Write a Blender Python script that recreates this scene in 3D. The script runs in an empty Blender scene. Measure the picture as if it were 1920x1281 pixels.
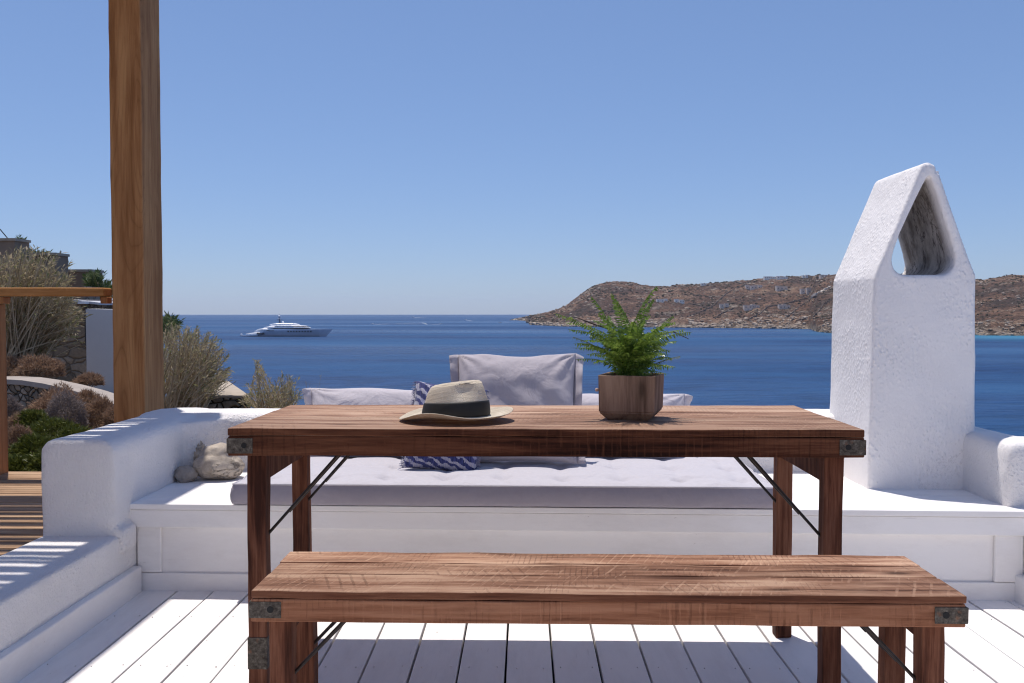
import bpy, bmesh, math, random
from mathutils import Vector, Matrix, noise, Euler
R = math.radians
rnd = random.Random(7)
S = bpy.context.scene
C = S.collection

# ------------------------------------------------------------------ camera
H = 1.078
FPX = 1707.0
cam_d = bpy.data.cameras.new('camera'); cam = bpy.data.objects.new('camera', cam_d); C.objects.link(cam)
cam.location = (0, 0, H)
cam.rotation_euler = Euler((R(90-1.83), 0, R(0.74)), 'XYZ')
cam_d.sensor_width = 36; cam_d.lens = FPX/1920*36
cam_d.clip_start = 0.05; cam_d.clip_end = 40000
cam_d.dof.use_dof = True; cam_d.dof.focus_distance = 2.7; cam_d.dof.aperture_fstop = 24
S.camera = cam
CM = cam.rotation_euler.to_matrix()

def ray(px, py):
    return CM @ Vector(((px-960)/FPX, (640.5-py)/FPX, -1))
def at(px, py, Y):            # the point seen at a photo pixel, at distance Y in front
    d = ray(px, py); return Vector((0, 0, H)) + d*(Y/d.y)
def on(px, py, z):            # the point seen at a photo pixel, on the height z
    d = ray(px, py); return Vector((0, 0, H)) + d*((z-H)/d.z)

# ------------------------------------------------------------------ sky, sun
SUNV = Vector((-0.135, 0.24, 1)).normalized()
elev = math.asin(SUNV.z); azim = math.atan2(SUNV.x, SUNV.y)
W = bpy.data.worlds.new('World'); S.world = W; W.use_nodes = True
wn = W.node_tree.nodes; wl = W.node_tree.links
sky = wn.new('ShaderNodeTexSky'); sky.sky_type = 'NISHITA'; sky.sun_disc = False
sky.sun_elevation = elev; sky.sun_rotation = azim
sky.altitude = 0; sky.air_density = 0.9; sky.dust_density = 0.3; sky.ozone_density = 10
bg = wn['Background']; bg.inputs['Strength'].default_value = 0.15
gm = wn.new('ShaderNodeGamma'); gm.inputs['Gamma'].default_value = 0.64
tn = wn.new('ShaderNodeMix'); tn.data_type = 'RGBA'; tn.blend_type = 'MULTIPLY'; tn.inputs[0].default_value = 1; tn.inputs[7].default_value = (1.02, 1.11, 1.35, 1)
wl.new(sky.outputs[0], gm.inputs['Color']); wl.new(gm.outputs[0], tn.inputs[6]); wl.new(tn.outputs[2], bg.inputs['Color'])
sl = bpy.data.lights.new('sun', 'SUN'); sl.energy = 3.95; sl.angle = R(0.53); sl.color = (1, .930, .850)
sun = bpy.data.objects.new('sun', sl); C.objects.link(sun)
sun.rotation_euler = SUNV.to_track_quat('Z', 'Y').to_euler()
S.view_settings.view_transform = 'Standard'; S.view_settings.look = 'None'
S.view_settings.exposure = 0.12; S.view_settings.gamma = 1
S.render.engine = 'CYCLES'
S.cycles.pixel_filter_type = 'BLACKMAN_HARRIS'; S.cycles.filter_width = 1.15
S.cycles.max_bounces = 10; S.cycles.diffuse_bounces = 5; S.cycles.volume_bounces = 1
S.cycles.transparent_max_bounces = 12

# ------------------------------------------------------------------ material helpers
class M:
    def __init__(s, name):
        s.m = bpy.data.materials.new(name); s.m.use_nodes = True
        s.t = s.m.node_tree; s.n = s.t.nodes; s.b = s.n['Principled BSDF']; s.l = s.t.links
        s.tc = s.n.new('ShaderNodeTexCoord').outputs['Object']
    def new(s, typ, **kw):
        x = s.n.new(typ)
        for k, v in kw.items(): setattr(x, k, v)
        return x
    def put(s, sock, v):
        if isinstance(v, (int, float)): sock.default_value = v
        elif isinstance(v, (tuple, list)): sock.default_value = tuple(v) if len(v) != 3 or sock.type == 'VECTOR' else (*v, 1)
        else: s.l.new(v, sock)
    def mapping(s, scale=(1, 1, 1), rot=(0, 0, 0), loc=(0, 0, 0), src=None):
        x = s.new('ShaderNodeMapping'); s.put(x.inputs[0], src or s.tc)
        x.inputs['Location'].default_value = loc; x.inputs['Rotation'].default_value = rot; x.inputs['Scale'].default_value = scale
        return x.outputs[0]
    def noise(s, vec=None, scale=5, detail=4, rough=.55, dist=0):
        x = s.new('ShaderNodeTexNoise'); s.put(x.inputs['Vector'], vec or s.tc)
        for k, v in (('Scale', scale), ('Detail', detail), ('Roughness', rough), ('Distortion', dist)): s.put(x.inputs[k], v)
        return x.outputs['Fac']
    def voro(s, vec=None, scale=5, feature='F1', rand=1):
        x = s.new('ShaderNodeTexVoronoi', feature=feature); s.put(x.inputs['Vector'], vec or s.tc)
        x.inputs['Scale'].default_value = scale; x.inputs['Randomness'].default_value = rand
        return x
    def wave(s, vec=None, scale=5, dist=0, detail=2, axis='X', dscale=1):
        x = s.new('ShaderNodeTexWave', bands_direction=axis); s.put(x.inputs['Vector'], vec or s.tc)
        x.inputs['Scale'].default_value = scale; x.inputs['Distortion'].default_value = dist; x.inputs['Detail'].default_value = detail
        x.inputs['Detail Scale'].default_value = dscale
        return x.outputs['Fac']
    def ramp(s, fac, stops, interp='LINEAR'):
        x = s.new('ShaderNodeValToRGB'); s.put(x.inputs[0], fac); e = x.color_ramp.elements
        x.color_ramp.interpolation = interp
        while len(e) < len(stops): e.new(.5)
        for i, (p, c) in enumerate(stops):
            e[i].position = p; e[i].color = (c, c, c, 1) if isinstance(c, (int, float)) else (*c, 1)
        return x.outputs[0]
    def math(s, op, a, b=0, c=0, clamp=False):
        x = s.new('ShaderNodeMath', operation=op, use_clamp=clamp)
        s.put(x.inputs[0], a); s.put(x.inputs[1], b); s.put(x.inputs[2], c)
        return x.outputs[0]
    def mix(s, fac, a, b, mode='MIX'):
        x = s.new('ShaderNodeMix', data_type='RGBA', blend_type=mode)
        s.put(x.inputs[0], fac); s.put(x.inputs[6], a); s.put(x.inputs[7], b)
        return x.outputs[2]
    def sep(s, v=None):
        x = s.new('ShaderNodeSeparateXYZ'); s.put(x.inputs[0], v or s.tc); return x.outputs
    def island(s):
        return s.new('ShaderNodeNewGeometry').outputs['Random Per Island']
    def bump(s, h, strength=.3, dist=.01, prev=None):
        x = s.new('ShaderNodeBump'); s.put(x.inputs['Height'], h)
        x.inputs['Strength'].default_value = strength; x.inputs['Distance'].default_value = dist
        if prev is not None: s.l.new(prev, x.inputs['Normal'])
        return x.outputs[0]
    def out(s, color=None, rough=.6, normal=None, spec=None, metal=None, **kw):
        if color is not None: s.put(s.b.inputs['Base Color'], color)
        s.put(s.b.inputs['Roughness'], rough)
        if normal is not None: s.l.new(normal, s.b.inputs['Normal'])
        if spec is not None: s.put(s.b.inputs['Specular IOR Level'], spec)
        if metal is not None: s.put(s.b.inputs['Metallic'], metal)
        for k, v in kw.items(): s.put(s.b.inputs[k.replace('_', ' ')], v)
        return s.m

def plain(name, c, rough=.6, metal=0, var=.12, scale=20, bump=0):
    m = M(name); f = m.noise(scale=scale, detail=5)
    col = m.ramp(f, [(.25, tuple(x*(1-var) for x in c)), (.75, tuple(min(1, x*(1+var)) for x in c))])
    return m.out(col, rough, m.bump(f, .4, bump) if bump else None, metal=metal)

def stucco(name, c=(.92, .89, .875), rough_amp=.011, stain=True):
    m = M(name)
    n1 = m.noise(scale=5, detail=3, rough=.5); n2 = m.noise(m.mapping((1, 1, .6)), scale=110, detail=5, rough=.7)
    n3 = m.noise(scale=260, detail=2)
    v = m.voro(scale=80, feature='SMOOTH_F1').outputs['Distance']
    lump = m.ramp(v, [(.0, 1), (.35, .15), (.6, 0)])
    mask = m.ramp(m.noise(scale=3.2, detail=2), [(.42, 0), (.62, 1)])
    h = m.math('ADD', m.math('MULTIPLY', n1, 1.5), m.math('ADD', m.math('MULTIPLY', n2, .9), m.math('MULTIPLY', m.math('MULTIPLY', lump, mask), .5)))
    h = m.math('ADD', h, m.math('MULTIPLY', n3, .08))
    col = m.ramp(n1, [(.3, tuple(x*.94 for x in c)), (.7, c)])
    if stain:
        sp = m.ramp(m.voro(scale=9).outputs['Distance'], [(.012, 1), (.022, 0)])
        spm = m.ramp(m.noise(scale=1.7, detail=3), [(.55, 0), (.62, 1)])
        col = m.mix(m.math('MULTIPLY', sp, spm), col, (.25, .20, .18))
        d = m.ramp(m.noise(m.mapping((1, 1, .3)), scale=7, detail=8, rough=.7), [(.58, 0), (.85, .22)])
        col = m.mix(d, col, (.55, .50, .47))
    return m.out(col, .75, m.bump(h, .9, rough_amp), spec=.25)

def painted_wood(name, axis='Y', c=(.88, .855, .84), chips=.95):
    m = M(name)
    sc = {'Y': (30, 1.6, 30), 'X': (1.6, 30, 30)}[axis]
    g = m.noise(m.mapping(sc), scale=1.5, detail=7, rough=.65, dist=.3)
    chipm = m.ramp(m.noise(m.mapping({'Y': (1, .35, 1), 'X': (.35, 1, 1)}[axis]), scale=42, detail=6, rough=.75), [(.665, 0), (.69, 1)])
    area = m.ramp(m.noise(scale=2.3, detail=2), [(.5, 0), (.66, chips)])
    dirt = m.ramp(m.noise(m.mapping({'Y': (2, .4, 1), 'X': (.4, 2, 1)}[axis]), scale=6, detail=8, rough=.75), [(.46, 0), (.74, .34)])
    isl = m.ramp(m.island(), [(0, .94), (1, 1.0)])
    col = m.mix(dirt, c, (.60, .56, .54))
    x = m.new('ShaderNodeMix', data_type='RGBA', blend_type='MULTIPLY'); x.inputs[0].default_value = 1
    m.put(x.inputs[6], col); m.l.new(isl, x.inputs[7])
    crack = m.ramp(m.noise(m.mapping(sc, loc=(3, 1, 2)), scale=2.6, detail=3, rough=.5), [(.27, .6), (.31, 0)])
    col = m.mix(m.math('MULTIPLY', crack, area), x.outputs[2], (.35, .32, .32))
    col = m.mix(m.math('MULTIPLY', chipm, area), col, (.22, .17, .15))
    return m.out(col, .6, m.bump(m.math('SUBTRACT', g, m.math('MULTIPLY', chipm, .6)), .35, .0025), spec=.3)

def wood(name, dark, mid, light, axis='X', rough=.6, saw=0., rings=0., vary=.25, patch=None, scale=1.0):
    m = M(name)
    long_, cr = 1.1*scale, 22*scale
    sc = {'X': (long_, cr, cr), 'Y': (cr, long_, cr), 'Z': (cr, cr, long_)}[axis]
    isl = m.island()
    off = m.new('ShaderNodeCombineXYZ'); 
    for i, k in enumerate((7.3, 3.1, 5.7)): m.put(off.inputs[i], m.math('MULTIPLY', isl, k))
    va = m.new('ShaderNodeVectorMath', operation='ADD'); m.l.new(m.tc, va.inputs[0]); m.l.new(off.outputs[0], va.inputs[1])
    base = va.outputs[0]
    g = m.noise(m.mapping(sc, src=base), scale=1.4, detail=9, rough=.68, dist=.35)
    fine = m.noise(m.mapping(tuple(x*4 for x in sc), src=base), scale=1.6, detail=4, rough=.6)
    big = m.noise(m.mapping({'X': (.5, 2, 2), 'Y': (2, .5, 2), 'Z': (2, 2, .5)}[axis], src=base), scale=3.2, detail=5, rough=.6, dist=.5)
    f = m.math('ADD', m.math('MULTIPLY', g, .6), m.math('ADD', m.math('MULTIPLY', big, .35), m.math('MULTIPLY', fine, .18)))
    col = m.ramp(f, [(.46, dark), (.555, mid), (.66, light)])
    h = m.math('ADD', g, m.math('MULTIPLY', fine, .5))
    if rings:
        rn = m.noise(m.mapping({'X': (.35, 3, 3), 'Y': (3, .35, 3), 'Z': (3, 3, .35)}[axis], src=base), scale=1.5, detail=1.5, rough=.45, dist=.25)
        pp = m.math('PINGPONG', m.math('MULTIPLY', rn, 34), .5)
        line = m.ramp(pp, [(.0, 1), (.07, .35), (.28, 0)])
        fade = m.ramp(m.noise(m.mapping((3, 3, .8), src=base), scale=3, detail=2), [(.35, .25), (.6, 1)])
        col = m.mix(m.math('MULTIPLY', m.math('MULTIPLY', line, fade), rings), col, tuple(x*.5 for x in dark))
    # knots and dark stains
    kv = m.voro(m.mapping({'X': (.6, 1.7, 1.7), 'Y': (1.7, .6, 1.7), 'Z': (1.7, 1.7, .6)}[axis], src=base), scale=3.3).outputs['Distance']
    kn = m.ramp(kv, [(.035, 1), (.075, .35), (.12, 0)])
    col = m.mix(m.math('MULTIPLY', kn, .75), col, tuple(x*.3 for x in dark))
    bl = m.ramp(m.noise(m.mapping({'X': (.5, 1.8, 1.8), 'Y': (1.8, .5, 1.8), 'Z': (1.8, 1.8, .5)}[axis], src=base, loc=(5, 2, 1)), scale=3.2, detail=5, rough=.7), [(.50, 0), (.68, .55)])
    if saw: col = m.mix(bl, col, light)
    st = m.ramp(m.noise(m.mapping({'X': (.45, 1.6, 1.6), 'Y': (1.6, .45, 1.6), 'Z': (1.6, 1.6, .45)}[axis], src=base), scale=6.5, detail=6, rough=.7), [(.55, 0), (.72, .65)])
    col = m.mix(m.math('MULTIPLY', st, vary*2), col, tuple(x*.45 for x in dark))
    if saw:
        ax = {'X': 'X', 'Y': 'Y', 'Z': 'Z'}[axis]
        for ang, scl, off_ in ((.42, 9, 0), (.34, 15, 5), (-.30, 11, 3), (.08, 23, 9)):
            rot = (0, 0, ang) if axis != 'Z' else (0, ang, 0)
            w = m.wave(m.mapping((1, 1, 1), rot=rot, loc=(off_, off_*2, 0), src=base), scale=scl, dist=.7, detail=3, axis=ax, dscale=2.5)
            k = m.ramp(w, [(.88, 0), (.97, 1)])
            mk = m.ramp(m.noise(m.mapping((1, 1.5, 1), loc=(off_*3, 1, 0), src=base), scale=4.2, detail=6, rough=.75), [(.50, 0), (.64, .8)])
            k = m.math('MULTIPLY', k, mk)
            col = m.mix(m.math('MULTIPLY', k, saw), col, tuple(min(1, x*1.3) for x in light) if ang > .25 else tuple(x*.6 for x in dark))
            h = m.math('SUBTRACT', h, m.math('MULTIPLY', k, .7))
    br = m.ramp(isl, [(0, 1-vary), (1, 1.0)])
    x = m.new('ShaderNodeMix', data_type='RGBA', blend_type='MULTIPLY'); x.inputs[0].default_value = 1
    m.put(x.inputs[6], col); m.l.new(br, x.inputs[7])
    return m.out(x.outputs[2], min(.9, rough+.12), m.bump(h, .7, .0030), spec=.12)

def fabric(name, c, weave=900, fold=.012, rough=.9):
    m = M(name)
    w = m.math('ADD', m.wave(scale=weave/6.28, axis='X'), m.wave(scale=weave/6.28, axis='Z'))
    n = m.noise(m.mapping((1, 1, 1)), scale=9, detail=3, rough=.5, dist=1.2)
    n2 = m.noise(m.mapping((1, 1, .45), rot=(0, .6, 0)), scale=22, detail=3, rough=.5, dist=.8)
    col = m.ramp(m.noise(scale=60, detail=3), [(.3, tuple(x*.95 for x in c)), (.7, c)])
    b = m.bump(m.math('ADD', n, m.math('MULTIPLY', n2, .35)), .8, fold)
    b = m.bump(w, .15, .0006, b)
    return m.out(col, rough, b, spec=.15, Sheen_Weight=.25)

def leafmat(name, cols, rough=.5, trans=.25, spec=.4):
    m = M(name); i = m.island(); n = len(cols)
    col = m.ramp(i, [(k/max(1, n-1), c) for k, c in enumerate(cols)])
    nz = m.ramp(m.noise(scale=30, detail=2), [(.3, .75), (.7, 1)])
    x = m.new('ShaderNodeMix', data_type='RGBA', blend_type='MULTIPLY'); x.inputs[0].default_value = 1
    m.put(x.inputs[6], col); m.l.new(nz, x.inputs[7])
    m.out(x.outputs[2], rough, spec=spec)
    if trans:
        tr = m.new('ShaderNodeBsdfTranslucent'); m.l.new(x.outputs[2], tr.inputs[0])
        mx = m.new('ShaderNodeMixShader'); mx.inputs[0].default_value = trans
        o = m.n['Material Output']; m.l.new(m.b.outputs[0], mx.inputs[1]); m.l.new(tr.outputs[0], mx.inputs[2]); m.l.new(mx.outputs[0], o.inputs[0])
    return m.m

def stonewall(name, cols, mortar, scale=4.5, stretch=1.7, bump=.03):
    m = M(name)
    geo = m.new('ShaderNodeNewGeometry').outputs['Position']
    jit = m.new('ShaderNodeTexNoise'); jit.inputs['Scale'].default_value = 2.5; m.l.new(geo, jit.inputs['Vector'])
    add = m.new('ShaderNodeVectorMath', operation='MULTIPLY_ADD')
    m.l.new(jit.outputs['Color'], add.inputs[0]); add.inputs[1].default_value = (.25, .25, .25); m.l.new(geo, add.inputs[2])
    mp = m.mapping((1, 1, stretch), src=add.outputs[0])
    v = m.voro(mp, scale=scale); e = m.voro(mp, scale=scale, feature='DISTANCE_TO_EDGE').outputs['Distance']
    bw = m.new('ShaderNodeSeparateColor'); m.l.new(v.outputs['Color'], bw.inputs[0])
    col = m.ramp(bw.outputs[0], [(k/(len(cols)-1), c) for k, c in enumerate(cols)])
    nz = m.noise(scale=14, detail=8, rough=.7)
    col = m.mix(m.ramp(nz, [(.45, 0), (.75, .6)]), col, tuple(x*.5 for x in cols[0]))
    edge = m.ramp(e, [(.015, 1), (.07, 0)])
    col = m.mix(edge, col, mortar)
    h = m.math('ADD', m.ramp(e, [(0, 0), (.12, 1)]), m.math('MULTIPLY', nz, .5))
    return m.out(col, .9, m.bump(h, .9, bump), spec=.15)

def rockmat(name, c, c2, vein=(.12, .10, .09), sc=1.0, lines=True):
    m = M(name)
    n = m.noise(scale=14*sc, detail=9, rough=.68, dist=.6)
    col = m.ramp(n, [(.3, c2), (.62, c)])
    h = n
    if lines:
        w = m.noise(m.mapping((1, 1, 3.2), rot=(.4, .5, 0)), scale=8*sc, detail=7, rough=.65, dist=1.6)
        pl = m.ramp(m.math('ABSOLUTE', m.math('SUBTRACT', w, .5)), [(.0, 1), (.025, 0)])
        mk = m.ramp(m.noise(scale=9*sc, detail=2), [(.44, 0), (.6, .8)])
        k = m.math('MULTIPLY', pl, mk); col = m.mix(k, col, vein)
        h = m.math('SUBTRACT', n, m.math('MULTIPLY', k, .8))
    return m.out(col, .85, m.bump(h, .7, .012), spec=.2)

# ------------------------------------------------------------------ object helpers
def tag(o, label=None, cat=None, group=None, kind=None):
    if label: o['label'] = label
    if cat: o['category'] = cat
    if group: o['group'] = group
    if kind: o['kind'] = kind
    return o
def thing(name, label, cat, loc=(0, 0, 0), group=None):
    o = bpy.data.objects.new(name, None); C.objects.link(o); o.location = loc; o.empty_display_size = .1
    return tag(o, label, cat, group)
def link(name, me, mat, parent=None):
    o = bpy.data.objects.new(name, me); C.objects.link(o)
    if parent:
        o.parent = parent
    mats = mat if isinstance(mat, (list, tuple)) else [mat]
    if not me.materials:
        for x in mats: me.materials.append(x)
    return o
def root_loc(p):
    v = Vector((0, 0, 0))
    while p is not None: v += Vector(p.location); p = p.parent
    return v
def obj(name, bm, mat, parent=None, smooth=False, local=False):
    """bm is in world metres; it is moved into the parent's frame here"""
    if parent is not None and not local:
        bmesh.ops.translate(bm, verts=bm.verts, vec=-root_loc(parent)); bm.normal_update()
    me = bpy.data.meshes.new(name); bm.to_mesh(me); bm.free()
    if smooth:
        for p in me.polygons: p.use_smooth = True
    return link(name, me, mat, parent)
def base_at(o):
    """put a lone mesh's origin at its base centre"""
    me = o.data; xs = [v.co for v in me.vertices]
    c = Vector(((min(v.x for v in xs)+max(v.x for v in xs))/2, (min(v.y for v in xs)+max(v.y for v in xs))/2, min(v.z for v in xs)))
    me.transform(Matrix.Translation(-c)); o.location = o.location + c
    return o
def hexa(bm, lo, hi):
    """box from 4 lower and 4 upper corners (both counter-clockwise)"""
    a = [bm.verts.new(p) for p in lo]; b = [bm.verts.new(p) for p in hi]
    fs = [bm.faces.new(a[::-1]), bm.faces.new(b)]
    for i in range(4):
        j = (i+1) % 4; fs.append(bm.faces.new((a[i], a[j], b[j], b[i])))
    return fs
def box(bm, x0, x1, y0, y1, z0, z1):
    q = lambda z: [(x0, y0, z), (x1, y0, z), (x1, y1, z), (x0, y1, z)]
    return hexa(bm, q(z0), q(z1))
def bev(bm, off, seg=2, edges=None):
    es = edges if edges is not None else list(bm.edges)
    bmesh.ops.bevel(bm, geom=es, offset=off, segments=seg, profile=.5, affect='EDGES', clamp_overlap=True)
def plank(bm, x0, x1, y0, y1, z0, z1, axis=0, step=.08, jit=.0015, b=.003, seed=0):
    """one worn board or leg: subdivided along its length, softly uneven"""
    t = bmesh.new(); box(t, x0, x1, y0, y1, z0, z1)
    bev(t, b, 2)
    L = (x1-x0, y1-y0, z1-z0)[axis]; n = max(1, int(L/step)); lo = (x0, y0, z0)[axis]
    for i in range(1, n):
        co = [0, 0, 0]; co[axis] = lo+L*i/n; no = [0, 0, 0]; no[axis] = 1
        bmesh.ops.bisect_plane(t, geom=list(t.verts)+list(t.edges)+list(t.faces), plane_co=co, plane_no=no)
    t.normal_update()
    for v in t.verts:
        p = v.co*6+Vector((seed*3.7, seed*1.3, seed)); v.co += noise.noise_vector(p)*jit + noise.noise_vector(p*4)*jit*.5
    me = bpy.data.meshes.new('t'); t.to_mesh(me); t.free(); bm.from_mesh(me); bpy.data.meshes.remove(me)
def tube(bm, p0, p1, r0, r1=None, seg=8, cap=True):
    r1 = r0 if r1 is None else r1
    p0, p1 = Vector(p0), Vector(p1); d = (p1-p0)
    if d.length < 1e-7: return
    q = d.to_track_quat('Z', 'Y').to_matrix()
    A = []; B = []
    for i in range(seg):
        a = 2*math.pi*i/seg; u = q @ Vector((math.cos(a), math.sin(a), 0))
        A.append(bm.verts.new(p0+u*r0)); B.append(bm.verts.new(p1+u*r1))
    for i in range(seg):
        j = (i+1) % seg; bm.faces.new((A[i], A[j], B[j], B[i]))
    if cap: bm.faces.new(A[::-1]); bm.faces.new(B)
def path_tube(bm, pts, radii, seg=5):
    rings = []
    for k, p in enumerate(pts):
        d = (pts[min(k+1, len(pts)-1)]-pts[max(k-1, 0)]); q = d.to_track_quat('Z', 'Y').to_matrix()
        rings.append([bm.verts.new(p+q @ Vector((math.cos(2*math.pi*i/seg)*radii[k], math.sin(2*math.pi*i/seg)*radii[k], 0))) for i in range(seg)])
    for a, b in zip(rings, rings[1:]):
        for i in range(seg):
            j = (i+1) % seg; bm.faces.new((a[i], a[j], b[j], b[i]))
def loft(bm, rings, close=True, caps=True):
    V = [[bm.verts.new(p) for p in r] for r in rings]; n = len(V[0])
    for a, b in zip(V, V[1:]):
        for i in range(n if close else n-1):
            j = (i+1) % n; bm.faces.new((a[i], a[j], b[j], b[i]))
    if caps: bm.faces.new(V[0][::-1]); bm.faces.new(V[-1])
    return V
def quick(verts, faces, name, mat, parent=None, smooth=False):
    me = bpy.data.meshes.new(name)
    if parent is not None:
        L = root_loc(parent); verts = [(v[0]-L.x, v[1]-L.y, v[2]-L.z) for v in verts]
    me.from_pydata([tuple(v) for v in verts], [], faces); me.update()
    if smooth:
        for p in me.polygons: p.use_smooth = True
    return link(name, me, mat, parent)
def ss(a, b, x):
    t = max(0, min(1, (x-a)/(b-a))); return t*t*(3-2*t)
def lerp_tab(tab, x):
    if x <= tab[0][0]: return tab[0][1]
    for (a, va), (b, vb) in zip(tab, tab[1:]):
        if x <= b: return va+(vb-va)*(x-a)/(b-a)
    return tab[-1][1]
clouds = bpy.data.textures.new('lumps', 'CLOUDS'); clouds.noise_scale = .16; clouds.noise_depth = 2
def plaster(o, voxel=.012, lump=.006, smooth=6):
    r = o.modifiers.new('remesh', 'REMESH'); r.mode = 'VOXEL'; r.voxel_size = voxel; r.use_smooth_shade = True
    s = o.modifiers.new('smooth', 'SMOOTH'); s.factor = .5; s.iterations = smooth
    d = o.modifiers.new('lump', 'DISPLACE'); d.texture = clouds; d.strength = lump; d.mid_level = .5; d.texture_coords = 'LOCAL'

# ------------------------------------------------------------------ materials
m_stucco = stucco('white_stucco')
m_chim = stucco('rough_white_stucco', rough_amp=.009, stain=False)
m_paint = painted_wood('white_boards', 'Y')
m_paintx = painted_wood('white_panels', 'X', chips=.45)
m_gap = plain('dark_gap', (.03, .028, .027), .9)
m_post = wood('cedar', (.30, .135, .052), (.41, .20, .082), (.52, .28, .12), 'Z', .55, rings=.42, vary=.04, scale=.7)
m_rail = wood('cedar_rail', (.25, .11, .035), (.44, .21, .07), (.60, .31, .12), 'X', .55, vary=.12, scale=.6)
m_railz = wood('cedar_upright', (.24, .10, .040), (.40, .18, .075), (.52, .26, .11), 'Z', .55, vary=.1, scale=.6)
m_walk = wood('walkway_wood', (.20, .12, .07), (.40, .25, .15), (.56, .38, .24), 'X', .65, vary=.4)
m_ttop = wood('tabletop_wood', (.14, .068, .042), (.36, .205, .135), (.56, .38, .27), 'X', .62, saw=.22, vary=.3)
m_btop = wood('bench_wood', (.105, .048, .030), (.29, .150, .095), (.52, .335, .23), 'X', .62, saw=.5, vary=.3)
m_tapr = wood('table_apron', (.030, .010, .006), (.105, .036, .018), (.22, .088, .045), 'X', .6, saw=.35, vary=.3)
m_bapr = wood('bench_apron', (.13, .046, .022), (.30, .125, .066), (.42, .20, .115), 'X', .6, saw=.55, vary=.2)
m_edge = wood('plank_edge', (.06, .021, .012), (.15, .056, .030), (.25, .11, .062), 'X', .6, vary=.15)  # plank sides darker than the tops: stain plus shade put into the colour
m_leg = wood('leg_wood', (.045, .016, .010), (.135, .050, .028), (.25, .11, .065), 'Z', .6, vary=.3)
def iron():
    m = M('old_iron'); n = m.noise(scale=90, detail=7, rough=.7); n2 = m.noise(scale=35, detail=4)
    col = m.ramp(n, [(.35, (.03, .022, .017)), (.55, (.10, .085, .068)), (.7, (.22, .20, .165))])
    col = m.mix(m.ramp(n2, [(.6, 0), (.72, .7)]), col, (.22, .09, .04))
    return m.out(col, .65, m.bump(n, .6, .002), metal=.35)
m_iron = iron()
m_rod = plain('dark_rod', (.035, .026, .022), .45, metal=.5, var=.3, scale=60)
m_black = plain('black_hole', (.008, .008, .008), .8)
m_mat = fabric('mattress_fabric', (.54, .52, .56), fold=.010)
m_matside = fabric('mattress_side', (.36, .33, .375), fold=.006)  # darker than the top fabric, the side's shade put into its colour
m_pil = fabric('pillow_fabric', (.47, .43, .46), fold=.009)
m_pil2 = fabric('back_cushion_fabric', (.58, .54, .575), fold=.010)

# ================================================================== THE SETTING
SEA = -18.0
def sea_mat():
    m = M('sea_water')
    g = m.new('ShaderNodeNewGeometry').outputs['Position']
    a = m.noise(m.mapping((1, 1.6, 1), src=g), scale=.9, detail=4, rough=.6)
    b = m.noise(m.mapping((.6, 1.5, 1), rot=(0, 0, .3), src=g), scale=.16, detail=5, rough=.6)
    c = m.noise(m.mapping((.25, 1, 1), src=g), scale=.012, detail=4, rough=.6)
    d = m.noise(m.mapping((.12, 1, 1), rot=(0, 0, .06), src=g), scale=.006, detail=3)
    h = m.math('ADD', m.math('MULTIPLY', a, .35), m.math('MULTIPLY', b, 1.9))
    col = m.ramp(b, [(.32, (.001, .014, .058)), (.68, (.010, .052, .165))])
    col = m.mix(m.ramp(c, [(.4, 0), (.6, .8)]), col, (.016, .080, .20))
    # pale shallows off the far shore
    at_ = m.new('ShaderNodeAttribute', attribute_name='shallow', attribute_type='GEOMETRY')
    col = m.mix(at_.outputs['Fac'], col, (.03, .22, .33))
    rg = m.ramp(d, [(.35, .24), (.65, .58)])
    return m.out(col, rg, m.bump(h, 1.0, .9), IOR=1.33, spec=.27)
# skyline and shoreline of the headland, read as bearing (photo column) -> row
TOP = [(955, 600.5), (965, 599), (1000, 592), (1040, 584), (1060, 575), (1080, 560), (1100, 545), (1125, 532), (1150, 528), (1180, 530), (1205, 536),
       (1250, 539), (1270, 535), (1310, 533), (1350, 530), (1400, 527), (1450, 520), (1500, 518), (1555, 516), (1650, 512), (1750, 522), (1830, 526), (1860, 522),
       (1885, 517), (1920, 519), (2000, 508), (2150, 500), (2400, 506), (2700, 515)]
SHORE = [(955, 600.8), (965, 600.5), (985, 602), (997, 609.5), (1057, 612.5), (1200, 614), (1373, 615.5), (1515, 617), (1530, 622.5), (1560, 625), (1700, 622), (1832, 629), (1920, 629.5),
         (2150, 640), (2700, 650)]
RIDGE = [(955, 1.02), (985, 1.10), (1040, 1.35), (1100, 1.4), (1200, 1.5), (1500, 1.75), (1832, 1.9), (2700, 2.0)]
def shore_d(px): return (H-SEA)*FPX/(lerp_tab(SHORE, px)-586.0)
NU, NV = 520, 110
def hill_pt(px, v):
    """v 0 shore .. .8 ridge .. 1 behind"""
    D = shore_d(px); k = lerp_tab(RIDGE, px)
    dist = D*(1+(k-1)*v/.8)
    top = H+(586-lerp_tab(TOP, px))*(D*k)/FPX-SEA
    t = v/.8
    prof = (.10*ss(0, .05, t)+.34*ss(.0, .6, t)*t+.56*ss(.1, 1.05, t)*t) if t <= 1 else 1-.55*(t-1)/.25
    x = (px-982)*dist/FPX
    z = SEA+top*prof
    amp = min(1, top/26)*(ss(0, .12, t))
    p = Vector((x/130, dist/130, 0))
    rough_ = noise.fractal(p, 1.0, 2.0, 6)*8*amp*(1-.8*ss(.72, .92, t)) + abs(noise.fractal(Vector((x/38+9, dist/38, 2)), .9, 2.1, 5))*6*amp*(1-.65*ss(.75, .95, t))
    rocks = abs(noise.fractal(Vector((x/9, dist/9, 5)), .8, 2.0, 4))*(3.2*(1-ss(.03, .14, t))*min(1, top/14)+2.2*amp)
    return Vector((x, dist, z+rough_+rocks-(1.2 if v == 0 else 0)))
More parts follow.
